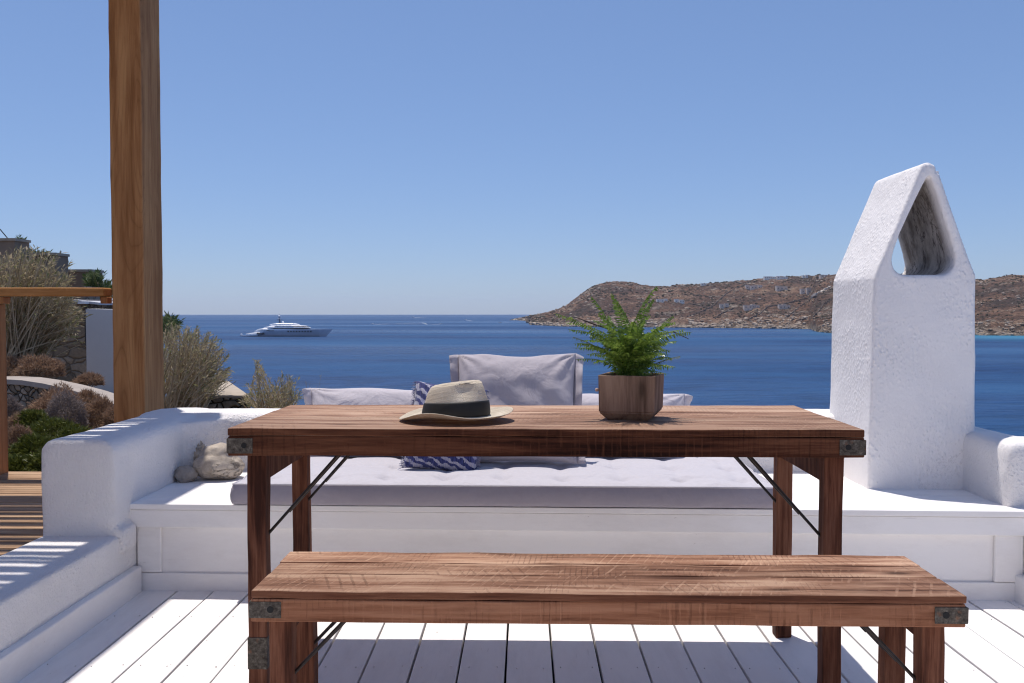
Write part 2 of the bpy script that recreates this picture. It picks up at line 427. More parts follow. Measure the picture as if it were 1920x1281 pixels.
def build_hills():
    vs = []; fs = []
    for i in range(NU+1):
        px = 955+(2700-955)*(i/NU)**1.25
        for j in range(NV+1): vs.append(hill_pt(px, (j/NV)**1.15))
    for i in range(NU):
        for j in range(NV):
            a = i*(NV+1)+j; fs.append((a, a+NV+1, a+NV+2, a+1))
    m = M('hill_scrub')
    n1 = m.noise(m.mapping((1, 1, 2.2), rot=(0, .3, 0)), scale=.009, detail=7, rough=.62, dist=.8); n2 = m.noise(scale=.06, detail=8, rough=.72); n3 = m.noise(m.mapping((1, 1, 2.5)), scale=.20, detail=6, rough=.7)
    col = m.ramp(n1, [(.36, (.115, .078, .060)), (.47, (.185, .105, .070)), (.54, (.27, .155, .10)), (.62, (.40, .26, .175))])
    col = m.mix(m.ramp(n3, [(.50, 0), (.57, .8)]), col, (.050, .040, .028))
    col = m.mix(m.ramp(n2, [(.53, 0), (.62, .85)]), col, (.062, .046, .036))
    z = m.sep()[2]
    rk = m.ramp(m.math('DIVIDE', m.math('SUBTRACT', z, SEA), 10), [(.15, 1), (.8, 0)])
    rv = m.voro(m.mapping((1, 1, 1.4)), scale=.13); rc = m.new('ShaderNodeSeparateColor'); m.l.new(rv.outputs['Color'], rc.inputs[0])
    rock = m.ramp(rc.outputs[0], [(0, (.08, .065, .05)), (.45, (.24, .19, .145)), (1, (.52, .43, .34))])
    col = m.mix(rk, col, rock)
    crop = m.ramp(m.noise(scale=.028, detail=5, rough=.7), [(.54, 0), (.60, 1)])
    col = m.mix(m.math('MULTIPLY', crop, .75), col, rock)
    vb = m.voro(scale=.22).outputs['Distance']
    col = m.mix(m.ramp(vb, [(.12, .7), (.3, 0)]), col, (.048, .042, .028))
    b = m.bump(m.math('ADD', m.math('MULTIPLY', n2, 4), m.math('ADD', m.math('MULTIPLY', n3, 2), m.ramp(vb, [(.1, 1), (.35, 0)]))), 1.0, 3.0)
    m.out(col, .95, b, spec=.1)
    o = quick(vs, fs, 'hills', m.m, smooth=True); tag(o, 'dry brown rocky headland across the bay', 'hill', kind='structure')
build_hills()
def hill_hit(px, py):
    """walk up the slope along one bearing until it is seen at row py"""
    best = None
    for k in range(1, 400):
        p = hill_pt(px, .8*k/400); row = 586-(p.z-H)*FPX/p.y
        if row <= py: return p
        best = p
    return best

def build_scrub():
    ico = bmesh.new(); bmesh.ops.create_icosphere(ico, subdivisions=1, radius=1); base = [v.co.copy() for v in ico.verts]; bf = [[v.index for v in f.verts] for f in ico.faces]; ico.free()
    r = random.Random(77)
    for nm, n, lab, cols in (('hill_bushes', 7000, 'dark low scrub dotted over the headland', [(.035, .032, .018), (.060, .050, .030), (.085, .065, .042), (.050, .052, .026)]),
                             ('hill_boulders', 4200, 'pale boulders and outcrops over the headland and its shore', [(.20, .155, .12), (.34, .27, .21), (.48, .40, .32), (.27, .20, .15)])):
        vs = []; fs = []
        for k in range(n):
            px = 960+(1960-960)*r.random() if k % 8 else r.uniform(1900, 2600)
            if nm == 'hill_boulders':
                v = abs(r.gauss(0, .035)) if r.random() < .45 else (min(.8, r.gauss(.72, .06)) if r.random() < .25 else r.random()*.85)
            else: v = r.uniform(.06, .84)
            if noise.noise(Vector((px*.02, v*6, n))) < -.12+(.25*r.random()-.12): continue
            p = hill_pt(px, max(0, min(.95, v))); s = (r.uniform(.5, 1.5) if nm == 'hill_bushes' else r.uniform(.5, 1.7)*(1.4 if v < .05 else 1))*p.y/1100
            if p.z < SEA-.8: p.z = SEA-.2
            o_ = len(vs); sx, sy, sz = s*r.uniform(.8, 2.0), s*r.uniform(.8, 1.4), s*r.uniform(.5, .95)
            for q in base:
                j = r.uniform(.75, 1.2); vs.append((p.x+q.x*sx*j, p.y+q.y*sy*j, p.z+q.z*sz*j))
            fs += [tuple(i+o_ for i in f) for f in bf]
        m = M(nm); c = m.ramp(m.island(), [(i/(len(cols)-1), x) for i, x in enumerate(cols)]); m.out(c, .95, spec=.1)
        o = quick(vs, fs, nm, m.m); tag(o, lab, 'scrub' if nm == 'hill_bushes' else 'boulders', kind='stuff')
build_scrub()
def build_sea():
    vs = [(0, 0, SEA)]; fs = []; sh = [0]
    rs = [30*(1.09**i) for i in range(66)]; rs = [r for r in rs if r < 7750]+[7780]
    n = 240
    for r in rs:
        for k in range(n):
            a = 2*math.pi*k/n; x = r*math.sin(a); y = r*math.cos(a); vs.append((x, y, SEA))
            f = 0
            if y > 50:
                px = 982+FPX*x/y
                if 1300 < px < 2700:
                    D = shore_d(px); q = (D-y)/D
                    f = ss(.22, .02, q)*ss(1380, 1900, px)*.8 if q > -.1 else 0
            sh.append(f)
    for k in range(n): fs.append((0, 1+(k+1) % n, 1+k))
    for i in range(len(rs)-1):
        for k in range(n):
            a = 1+i*n+k; b = 1+i*n+(k+1) % n; fs.append((a, b, b+n, a+n))
    o = quick(vs, fs, 'sea', sea_mat()); tag(o, 'deep blue rippled sea', 'sea', kind='structure')
    at_ = o.data.attributes.new('shallow', 'FLOAT', 'POINT'); at_.data.foreach_set('value', sh)
    # make normals face up
    if o.data.polygons[5].normal.z < 0: o.data.flip_normals()
build_sea()

# near hillside under and left of the terrace, falling to the sea
def ground_z(x, y):
    b = .27*y if y < 13 else .27*13+(y-13)*.62
    b = max(b, -.5)
    e = -x-b
    zt = -.72+.10*noise.noise(Vector((x*.5, y*.5, 0)))+.06*noise.noise(Vector((x*1.7, y*1.7, 3)))
    if y > 16: zt -= .25*ss(16, 22, y)
    if x < -12: zt += (-12-x)*.05
    fall = max(0, -e); z = zt-.10*min(fall, .8)-.78*max(0, fall-.5)
    if y > 48: z -= (y-48)*.8
    z += .5*noise.noise(Vector((x*.12, y*.12, 8)))*ss(1, 6, fall)
    return max(z, SEA-2.5)
def build_ground():
    vs = []; fs = []
    xs = [-70+.9*i for i in range(50)]; xs = [x for x in xs if x < -26]+[-26+.33*i for i in range(82)]+[1.2+1.1*i for i in range(45)]
    ys = [-30+1.5*i for i in range(22)]+[3.2+.33*i for i in range(82)]+[30.4+1.2*i for i in range(50)]
    for y in ys:
        for x in xs: vs.append((x, y, ground_z(x, y)))
    n = len(xs)
    for j in range(len(ys)-1):
        for i in range(n-1):
            a = j*n+i; fs.append((a, a+1, a+n+1, a+n))
    m = M('dry_ground'); n1 = m.noise(scale=1.3, detail=7, rough=.7); n2 = m.noise(scale=18, detail=6, rough=.7)
    col = m.ramp(n1, [(.35, (.10, .075, .05)), (.6, (.21, .155, .105)), (.8, (.30, .23, .165))])
    col = m.mix(m.ramp(n2, [(.5, 0), (.7, .6)]), col, (.07, .055, .035))
    m.out(col, .95, m.bump(m.math('ADD', n1, n2), .8, .05), spec=.1)
    o = quick(vs, fs, 'ground', m.m, smooth=True); tag(o, 'dry earth hillside beside the terrace', 'ground', kind='structure')
build_ground()

# ------------------------------------------------------------------ haze
def build_haze():
    bm = bmesh.new(); box(bm, -9000, 9000, -9000, 9000, SEA-6, 130)
    o = obj('haze', bm, None); o.data.materials.clear()
    mt = bpy.data.materials.new('haze_air'); mt.use_nodes = True; nt = mt.node_tree; nt.nodes.clear()
    v = nt.nodes.new('ShaderNodeVolumePrincipled'); v.inputs['Color'].default_value = (.80, .86, 1, 1); v.inputs['Density'].default_value = HAZE
    v.inputs['Anisotropy'].default_value = .2
    out = nt.nodes.new('ShaderNodeOutputMaterial'); nt.links.new(v.outputs[0], out.inputs['Volume'])
    o.data.materials.append(mt); o.visible_shadow = True
    tag(o, 'thin blue sea haze', 'haze', kind='stuff')
HAZE = 4.5e-5
build_haze()

# ------------------------------------------------------------------ white board deck
Z_SEAT = .342
def build_deck():
    bm = bmesh.new(); w = .1432; x0 = -.627
    k = -8
    while x0+k*w < 2.9:
        a = x0+k*w+.0035; b = a+w-.007
        if a > -1.55: plank(bm, a, b, -3.4, 3.56, -.028, 0+rnd.uniform(-.0015, .0015), axis=1, step=.22, jit=.0016, b=.0025, seed=k)
        k += 1
    n0 = len(bm.faces); r = random.Random(2); k = -8
    while x0+k*w < 2.9:
        for jy in (-.9, -.45, 0, .45, .9, 1.35, 1.8, 2.25, 2.7, 3.15, 3.5):
            for fx in (.028, .118):
                if x0+k*w+fx > -1.5: cx_, cy_ = x0+k*w+fx+r.uniform(-.006, .006), jy+.03+r.uniform(-.008, .008); tube(bm, (cx_, cy_, -.004), (cx_, cy_, .0018), .0028, .0024, 8)
        k += 1
    bm.faces.ensure_lookup_table()
    for f in bm.faces[n0:]: f.material_index = 1
    o = obj('deck', bm, [m_paint, plain('screw', (.66, .62, .60), .6)]); tag(o, 'white painted board deck under the table', 'deck', kind='structure')
    bm = bmesh.new(); box(bm, -1.62, 2.9, -3.4, 3.6, -.35, -.05)
    o = obj('deck_base', bm, m_gap); tag(o, 'dark void beneath the deck boards', 'deck base', kind='structure')
build_deck()
def build_bounce_wall():  # unseen wall added behind the camera to bounce fill light onto the terrace
    t = thing('house', 'unseen white plastered house front with door, added behind the camera for bounce light', 'house', (0, -3.6, 0))
    bm = bmesh.new(); box(bm, -5.5, .3, -3.9, -3.42, -.9, 3.1); box(bm, 1.4, 5.0, -3.9, -3.42, -.9, 3.1); box(bm, .302, 1.398, -3.9, -3.422, 2.1, 3.098); obj('wall', bm, m_stucco, t)
    bm = bmesh.new(); box(bm, .302, 1.398, -3.8, -3.7, 0, 2.098); obj('door', bm, m_rail, t)
build_bounce_wall()
# brown slatted walkway, left
def build_walk():
    bm = bmesh.new(); y = -1.2; k = 0
    while y < 4.72:
        plank(bm, -4.6, -1.80, y, y+.088, .205, .235, axis=0, step=.5, jit=.001, b=.002, seed=k); y += .098; k += 1
    o = obj('walkway', bm, m_walk); tag(o, 'brown slatted wooden walkway left of the low wall', 'walkway', kind='structure')
    bm = bmesh.new(); box(bm, -4.6, -1.80, -1.2, 4.70, -.9, .18)
    o = obj('walkway_base', bm, m_gap); tag(o, 'dark underside of the wooden walkway', 'walkway base', kind='structure')
build_walk()

# ------------------------------------------------------------------ low walls at the two sides of the deck
def low_wall(xi, xo, label, y_far):
    s = 1 if xo < xi else -1
    t = thing('low_wall', label, 'wall', ((xi+xo)/2, 1.5, 0), 'low white walls beside the deck')
    bm = bmesh.new(); x0, x1 = min(xi, xo), max(xi, xo)
    box(bm, x0, x1, -1.2, y_far, -.9, .247); plaster(obj('wall_body', bm, m_stucco, t), .012, .006, 5)
    bm = bmesh.new()
    a, b = (xi-.01*s, xi+.030*s); plank(bm, min(a, b), max(a, b), 1.3, 3.47, -.02, .10, axis=1, step=.2, jit=.002, b=.006)
    obj('skirting', bm, m_paint, t)
low_wall(-1.505, -1.80, 'low white plastered wall with skirting between deck and brown walkway', 3.55)
low_wall(1.865, 2.20, 'low white plastered wall at the right edge of the deck', 3.45)

# ------------------------------------------------------------------ built-in bench
def front_y(x): return 3.487-.027*(x+1.48)      # plane of the panelled front
def build_banquette():
    t = thing('built_in_bench', 'long white built-in bench with panelled front behind the wooden table', 'built-in bench', (.15, 3.9, 0))
    def slab(name, x0, x1, fy, depth, z0, z1, mat, b=.003, seg=30):
        bm = bmesh.new(); lo = [(x0, front_y(x0)+fy, z0), (x1, front_y(x1)+fy, z0), (x1, front_y(x1)+fy+depth, z0), (x0, front_y(x0)+fy+depth, z0)]
        hexa(bm, lo, [(p[0], p[1], z1) for p in lo]); bev(bm, b, 2)
        for v in bm.verts: v.co += noise.noise_vector(v.co*3)*.0012
        return obj(name, bm, mat, t)
    # seat boards
    bm = bmesh.new(); x0, x1 = -1.56, 1.92
    y = -.028; k = 0
    while y < .80:
        w = .148
        lo = [(x0, front_y(x0)+y, Z_SEAT-.022), (x1, front_y(x1)+y, Z_SEAT-.022), (x1, front_y(x1)+y+w, Z_SEAT-.022), (x0, front_y(x0)+y+w, Z_SEAT-.022)]
        tt = bmesh.new(); hexa(tt, lo, [(p[0], p[1], Z_SEAT) for p in lo]); bev(tt, .003, 2)
        me = bpy.data.meshes.new('t'); tt.to_mesh(me); tt.free(); bm.from_mesh(me); bpy.data.meshes.remove(me)
        y += w+.002; k += 1
    obj('seat', bm, m_paintx, t)
    slab('fascia', -1.53, 1.90, -.022, .05, Z_SEAT-.092, Z_SEAT-.0235, m_paintx, .003)
    slab('front_panel', -1.53, 1.90, .012, .04, -.03, Z_SEAT-.093, m_paintx)
    slab('frame_rail', -1.50, 1.865, -.004, .0155, -.018, .068, m_paintx, .005)
    for a, b in ((-1.50, -1.405), (1.76, 1.865)):
        slab('frame_stile', a, b, -.0045, .016, .0695, Z_SEAT-.094, m_paintx, .005)
    bm = bmesh.new(); box(bm, -1.54, 1.90, 3.56, 4.2, -.9, Z_SEAT-.03); obj('core', bm, m_paintx, t)
build_banquette()

# ------------------------------------------------------------------ parapet: two arms and the back
def rbox(bm, x0, x1, y0, y1, z0, z1, rt, rv=.03, seg=6):
    t = bmesh.new(); box(t, x0, x1, y0, y1, z0, z1)
    top = [e for e in t.edges if all(abs(v.co.z-z1) < 1e-5 for v in e.verts) and abs(e.verts[0].co.x-e.verts[1].co.x) < 1e-5]
    bmesh.ops.bevel(t, geom=top, offset=rt, segments=seg, profile=.5, affect='EDGES')
    es = [e for e in t.edges if len(e.link_faces) == 2 and e.calc_face_angle(0) > .9]
    bmesh.ops.bevel(t, geom=es, offset=rv, segments=3, profile=.5, affect='EDGES', clamp_overlap=True)
    me = bpy.data.meshes.new('t'); t.to_mesh(me); t.free(); bm.from_mesh(me); bpy.data.meshes.remove(me)
Z_ARM = .607
def build_parapet():
    bm = bmesh.new()
    rbox(bm, -1.795, -1.515, 3.335, 4.50, -1.2, Z_ARM, .055, .012)
    # back: rounded along x
    t = bmesh.new(); box(t, -1.80, 1.96, 4.20, 4.50, -4, Z_ARM)
    top = [e for e in t.edges if all(abs(v.co.z-Z_ARM) < 1e-5 for v in e.verts) and abs(e.verts[0].co.y-e.verts[1].co.y) < 1e-5]
    bmesh.ops.bevel(t, geom=top, offset=.05, segments=5, profile=.5, affect='EDGES')
    me = bpy.data.meshes.new('t'); t.to_mesh(me); t.free(); bm.from_mesh(me); bpy.data.meshes.remove(me)
    # splayed inner corner as in an old plaster wall
    hexa(bm, [(-1.53, 3.97, .3), (-1.53, 4.22, .3), (-1.42, 4.22, .3), (-1.45, 4.18, .3)][::-1], [(-1.53, 3.99, Z_ARM-.02), (-1.53, 4.22, Z_ARM-.02), (-1.36, 4.22, Z_ARM-.02), (-1.40, 4.18, Z_ARM-.02)][::-1])
    # right arm
    rbox(bm, 1.825, 1.99, 3.44, 4.50, -1.2, .585, .04, .03); rbox(bm, 1.835, 2.16, 3.45, 3.70, -1.2, .582, .04, .03)
    # small nib under the seat on the left
    box(bm, -1.54, -1.485, 3.34, 3.46, .18, .272)
    o = obj('parapet_wall', bm, m_stucco); base_at(o); plaster(o, .012, .008, 4)
    tag(o, 'white plastered parapet wall with rounded arms around the built-in bench', 'wall')
build_parapet()

# ------------------------------------------------------------------ chimney
def build_chimney():
    K = 3.79/FPX; Y0 = 3.79; DEP = .51
    def q(zx, zy): 
        px = 1500+zx/3.05; py = 280+zy/3.05
        p = at(px, py, Y0); return (p.x, p.z)
    outer = [(at(1622, 930, Y0).x, -.3), (at(1822, 930, Y0).x, -.3), (at(1830, 800, Y0).x, at(1830, 800, Y0).z), q(1010, 725), q(985, 660), q(885, 385), q(812, 165), q(806, 136), q(780, 132), q(786, 106), q(770, 86), q(738, 72), q(705, 82), q(690, 105),
             q(560, 415), q(440, 690), q(424, 735), (at(1634, 700, Y0).x, at(1634, 700, Y0).z)]
    hole = [q(742, 134), q(688, 240), q(630, 360), q(576, 480), q(541, 580), q(531, 635), q(541, 684), q(571, 711), q(618, 719), q(812, 719), q(854, 706), q(880, 672), q(888, 625), q(875, 558), q(838, 428), q(794, 285)]
    cu = bpy.data.curves.new('c', 'CURVE'); cu.dimensions = '2D'; cu.fill_mode = 'BOTH'; cu.extrude = DEP/2-.012; cu.bevel_depth = .012; cu.bevel_resolution = 2; cu.offset = -.012
    for pts in (outer, hole):
        s = cu.splines.new('POLY'); s.points.add(len(pts)-1); s.use_cyclic_u = True
        for i, (x, z) in enumerate(pts): s.points[i].co = (x, z, 0, 1)
    ob = bpy.data.objects.new('c', cu); C.objects.link(ob)
    bpy.context.view_layer.update()
    dg = bpy.context.evaluated_depsgraph_get(); me = bpy.data.meshes.new_from_object(ob.evaluated_get(dg)); bpy.data.objects.remove(ob)
    bm = bmesh.new(); bm.from_mesh(me)
    bmesh.ops.remove_doubles(bm, verts=bm.verts, dist=1e-5)
    for v in bm.verts: v.co = Vector((v.co.x, Y0+DEP/2+v.co.z, v.co.y))
    bmesh.ops.recalc_face_normals(bm, faces=bm.faces)
    t = thing('chimney', 'white plastered chimney with pointed top and teardrop opening on the bench end', 'chimney', (1.64, Y0+DEP/2, Z_SEAT))
    # material: white outside, soot and cracks inside the opening
    cx, cz = q(735, 560)
    m = M('chimney_plaster'); P = m.new('ShaderNodeNewGeometry').outputs['Position']; xyz = m.sep(P)
    n1 = m.noise(scale=5, detail=3); n2 = m.noise(m.mapping((1, 1, .55)), scale=95, detail=6, rough=.7)
    v = m.voro(m.mapping((1, 1, .7)), scale=78, feature='SMOOTH_F1').outputs['Distance']
    lump = m.ramp(v, [(.0, 1), (.4, .1), (.6, 0)])
    mask = m.ramp(m.noise(scale=3.5, detail=2), [(.38, .1), (.6, 1)])
    side = m.ramp(xyz[0], [(0, 1), (1, 1)])
    h = m.math('ADD', m.math('MULTIPLY', n1, 1.2), m.math('ADD', m.math('MULTIPLY', n2, .6), m.math('MULTIPLY', m.math('MULTIPLY', lump, mask), .7)))
    white = m.ramp(n1, [(.3, (.87, .84, .825)), (.7, (.92, .89, .875))])
    # inside test: behind the front face, and within the opening outline (a wedge round its centre line)
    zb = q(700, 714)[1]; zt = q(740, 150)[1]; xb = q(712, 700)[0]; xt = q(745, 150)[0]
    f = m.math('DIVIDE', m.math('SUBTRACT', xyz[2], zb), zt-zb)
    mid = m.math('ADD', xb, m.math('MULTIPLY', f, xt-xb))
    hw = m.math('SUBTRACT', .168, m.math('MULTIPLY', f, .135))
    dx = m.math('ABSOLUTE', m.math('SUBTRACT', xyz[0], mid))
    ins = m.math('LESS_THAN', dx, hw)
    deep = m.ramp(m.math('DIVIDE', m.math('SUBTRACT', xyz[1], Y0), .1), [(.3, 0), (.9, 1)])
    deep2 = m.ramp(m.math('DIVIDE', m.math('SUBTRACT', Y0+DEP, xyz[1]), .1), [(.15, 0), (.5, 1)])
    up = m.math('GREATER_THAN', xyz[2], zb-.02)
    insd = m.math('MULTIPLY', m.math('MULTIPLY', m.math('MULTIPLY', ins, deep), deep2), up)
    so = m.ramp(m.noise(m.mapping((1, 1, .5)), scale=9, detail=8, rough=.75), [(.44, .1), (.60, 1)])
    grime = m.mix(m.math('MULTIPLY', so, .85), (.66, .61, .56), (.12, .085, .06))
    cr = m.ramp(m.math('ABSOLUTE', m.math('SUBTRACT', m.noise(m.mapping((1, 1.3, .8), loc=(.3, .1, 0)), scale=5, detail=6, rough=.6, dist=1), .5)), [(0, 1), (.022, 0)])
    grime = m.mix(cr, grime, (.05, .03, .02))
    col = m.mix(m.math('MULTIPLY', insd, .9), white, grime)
    hair = m.ramp(m.math('ABSOLUTE', m.math('SUBTRACT', m.noise(m.mapping((1, 1, .6)), scale=6, detail=8, rough=.7, dist=1.5), .5)), [(0, 1), (.004, 0)])
    hm = m.ramp(m.noise(scale=2.6, detail=1), [(.55, 0), (.62, .6)])
    col = m.mix(m.math('MULTIPLY', hair, hm), col, (.35, .30, .28))
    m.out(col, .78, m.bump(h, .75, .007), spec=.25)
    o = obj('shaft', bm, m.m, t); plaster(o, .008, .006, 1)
    # right slab's loose top edge meeting the ridge
    bm = bmesh.new(); a = at(1752, 322, Y0-.01); rbox(bm, a.x, a.x+.028, Y0+.01, Y0+DEP-.02, a.z-.02, a.z+.006, .004, .003, 2)
    obj('ridge_lip', bm, m_chim, t)
build_chimney()

# ------------------------------------------------------------------ pergola (its post is in view, its roof shades the left)
def build_pergola():
    t = thing('pergola', 'brown timber pergola with thick square post left of the terrace', 'pergola', (-2.0, 4.7, .2))
    a = at(206, 300, 4.62).x; b = at(269, 300, 4.62).x
    bm = bmesh.new(); plank(bm, a, b-.008, 4.62, 4.87, -.8, 3.0, axis=2, step=.12, jit=.003, b=.006); obj('post', bm, m_post, t)
    bm = bmesh.new(); plank(bm, -1.952, -1.752, -2.5, 4.83, 3.003, 3.16, axis=1, step=.5, b=.004); obj('beam', bm, m_post, t)
    bm = bmesh.new(); plank(bm, -5.2, -1.954, 4.63, 4.80, 3.003, 3.15, axis=0, step=.5, b=.004); obj('beam', bm, m_rail, t)
    bm = bmesh.new(); plank(bm, -5.2, -1.954, -1.6, -1.45, 3.003, 3.15, axis=0, step=.5, b=.004); obj('beam', bm, m_rail, t)
    bm = bmesh.new(); y = -2.4; r = random.Random(3)
    while y < 4.76:
        w = r.uniform(.035, .075)
        yy = y+r.uniform(-.01, .01)
        box(bm, -5.2, -1.78, yy, yy+w, 3.17, 3.19); y += w+r.choice((.012, .018, .026, .034, .042))
    o = obj('slat_roof', bm, m_rail, t)
    bm = bmesh.new(); plank(bm, -5.15, -5.0, -1.6, -1.45, -.8, 3.0, axis=2, step=.4); obj('post', bm, m_post, t)
    bm = bmesh.new(); plank(bm, -5.15, -5.0, 4.63, 4.80, -.8, 3.0, axis=2, step=.4); obj('post', bm, m_post, t)
build_pergola()
def build_railing():
    t = thing('railing', 'reddish wooden handrail running from the walkway into the big post', 'railing', (-2.9, 4.68, .235))
    z1 = at(100, 539.5, 4.66).z; z0 = at(100, 555.5, 4.66).z
    xe = at(205, 540, 4.70).x
    bm = bmesh.new(); plank(bm, -4.6, xe-.012, 4.66, 4.76, z0, z1, axis=0, step=.3, jit=.001, b=.007); obj('handrail', bm, m_rail, t)
    bm = bmesh.new(); plank(bm, xe-.040, xe-.004, 4.68, 4.74, z0-.037, z0-.002, axis=0, b=.004); obj('bracket', bm, m_railz, t)
    xr = at(13, 700, 4.75).x
    bm = bmesh.new(); plank(bm, xr-.08, xr, 4.67, 4.75, .15, z0-.040, axis=2, step=.2, b=.004); obj('post', bm, m_railz, t)
    bm = bmesh.new(); plank(bm, xr-.30, xr+.03, 4.675, 4.745, z0-.038, z0-.002, axis=0, step=.2, b=.004); obj('under_rail', bm, m_railz, t)
build_railing()

# ------------------------------------------------------------------ table and bench
def trestle(name, label, cat, x0, x1, planks_y, ztop, thick, zlow, legx, legy, legw, rotz, mt, ma, brk, rods, piv, group=None):
    t = thing(name, label, cat, (piv[0], piv[1], 0), group)
    bm = bmesh.new()
    for i, (a, b) in enumerate(zip(planks_y, planks_y[1:])):
        plank(bm, x0+rnd.uniform(0, .004), x1-rnd.uniform(0, .004), a+(.0015 if i else 0), b-.0015, ztop-thick+rnd.uniform(-.001, 0), ztop-rnd.uniform(0, .0015), axis=0, step=.06, jit=.0022, b=.0035, seed=i+ztop*9)
    bm.normal_update()
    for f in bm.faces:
        f.material_index = 1 if abs(f.normal.z) < .6 else 0  # sides take the darker tone, stained and partly painted shade
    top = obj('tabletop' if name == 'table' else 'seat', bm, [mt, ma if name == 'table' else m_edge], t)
    ya, yb = planks_y[0], planks_y[-1]
    zt = ztop-thick-.0015
    for (a, b) in ((ya+.001, ya+.030), (yb-.031, yb-.001)):
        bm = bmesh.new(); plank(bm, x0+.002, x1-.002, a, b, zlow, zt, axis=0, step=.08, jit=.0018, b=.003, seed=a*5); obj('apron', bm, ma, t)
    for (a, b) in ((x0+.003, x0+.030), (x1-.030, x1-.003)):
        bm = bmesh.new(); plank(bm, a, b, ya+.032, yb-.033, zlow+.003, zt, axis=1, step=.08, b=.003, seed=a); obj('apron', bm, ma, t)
    for g in planks_y[1:-1]:  # added hidden strips keep sun from leaking through the plank gaps
        bm = bmesh.new(); box(bm, x0+.034, x1-.034, g-.02, g+.02, ztop-thick-.009, ztop-thick-.0025); obj('light_stop', bm, ma, t)
    bm = bmesh.new(); box(bm, x0+.034, x1-.034, ya+.0305, ya+.045, ztop-thick-.009, ztop-thick-.0025); obj('light_stop', bm, ma, t)
    # iron corner plates with a bolt
    bw, bh, bz = brk
    for s, xe in ((-1, x0), (1, x1)):
        for yy, sy in ((ya, -1), (yb, 1)):
            bm = bmesh.new(); xa, xb = (xe-.0008, xe+bw) if s < 0 else (xe-bw, xe+.0008)
            y0_, y1_ = (yy-.0016, yy-.0002) if sy < 0 else (yy+.0002, yy+.0016)
            box(bm, xa, xb, y0_, y1_, bz, bz+bh)
            xq = (xe-.0018, xe+.0005) if s < 0 else (xe-.0005, xe+.0018)
            if sy < 0: box(bm, xq[0], xq[1], yy-.0015, yy+.06, bz+.001, bz+bh-.001)
            else: box(bm, xq[0], xq[1], yy-.06, yy+.0015, bz+.001, bz+bh-.001)
            bev(bm, .0008, 1)
            for v in bm.verts: v.co += noise.noise_vector(v.co*40)*.0006
            pl = obj('corner_plate', bm, m_iron, t)
            bm = bmesh.new(); cx = xe+(bw*.66 if s < 0 else -bw*.66); cy = yy+sy*.002
            tube(bm, (cx, cy-.002*sy, bz+bh*.52), (cx, cy+.0005*sy, bz+bh*.52), .0085, .0075, 14)
            obj('bolt', bm, m_black, pl)
    for ix, xc in enumerate(legx):
        for iy, yc in enumerate(legy):
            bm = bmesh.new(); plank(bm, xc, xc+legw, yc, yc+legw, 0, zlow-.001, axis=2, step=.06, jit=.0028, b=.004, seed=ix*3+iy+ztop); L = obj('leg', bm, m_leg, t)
            bm = bmesh.new(); ph = .09
            if name == 'bench' or iy or ix: continue
            zz = .075
            box(bm, xc-.0015, xc+legw+.0015, yc-.0018, yc+legw+.0018, zz, zz+ph)
            bev(bm, .0008, 1); obj('foot_band', bm, m_iron, L)
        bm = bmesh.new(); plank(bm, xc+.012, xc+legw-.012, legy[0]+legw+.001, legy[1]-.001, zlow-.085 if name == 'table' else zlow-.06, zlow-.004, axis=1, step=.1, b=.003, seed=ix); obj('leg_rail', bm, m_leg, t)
    (dx, dz) = rods
    for ix, xc in enumerate(legx):
        s = 1 if ix == 0 else -1; xin = xc+legw if ix == 0 else xc
        for iy, yc in enumerate(legy):
            ym = yc+legw*.5 + (.01 if iy == 0 else -.01)
            a = Vector((xin-s*.004, ym, zlow-dz)); b = Vector((xin+s*dx, ym, zlow+.012))
            bm = bmesh.new(); tube(bm, a, b, .0042, seg=8); tube(bm, a+Vector((-s*.02, 0, 0)), a, .0045, seg=8)
            u = (b-a).normalized(); n = Vector((0, 1, 0))
            obj('brace_rod', bm, m_rod, t)
            bm = bmesh.new(); off = Vector((s*.006, 0, .0)) ; m_ = a.lerp(b, .25)
            tube(bm, m_+off*.6+Vector((0, .012, 0)), b+off+Vector((0, .012, 0)), .0034, seg=8); obj('brace_rod', bm, m_rod, t)
    t.rotation_euler.z = rotz
    return t
trestle('table', 'weathered brown wooden trestle table carrying the hat and the fern', 'table', -.812, .928, (2.474, 2.762, 2.925, 3.129), .76, .020, .684,
        (-.772, .832), (2.515, 2.995), .052, R(-.4), m_ttop, m_tapr, (.070, .042, .691), (.215, .235), (.06, 2.8))
trestle('bench', 'long reddish-brown wooden bench standing in front of the table', 'bench', -.617, .985, (2.018, 2.162, 2.260, 2.360), .45, .018, .379,
        (-.588, .905), (2.062, 2.275), .052, R(-.7), m_btop, m_bapr, (.072, .037, .3885), (.15, .15), (.18, 2.19))

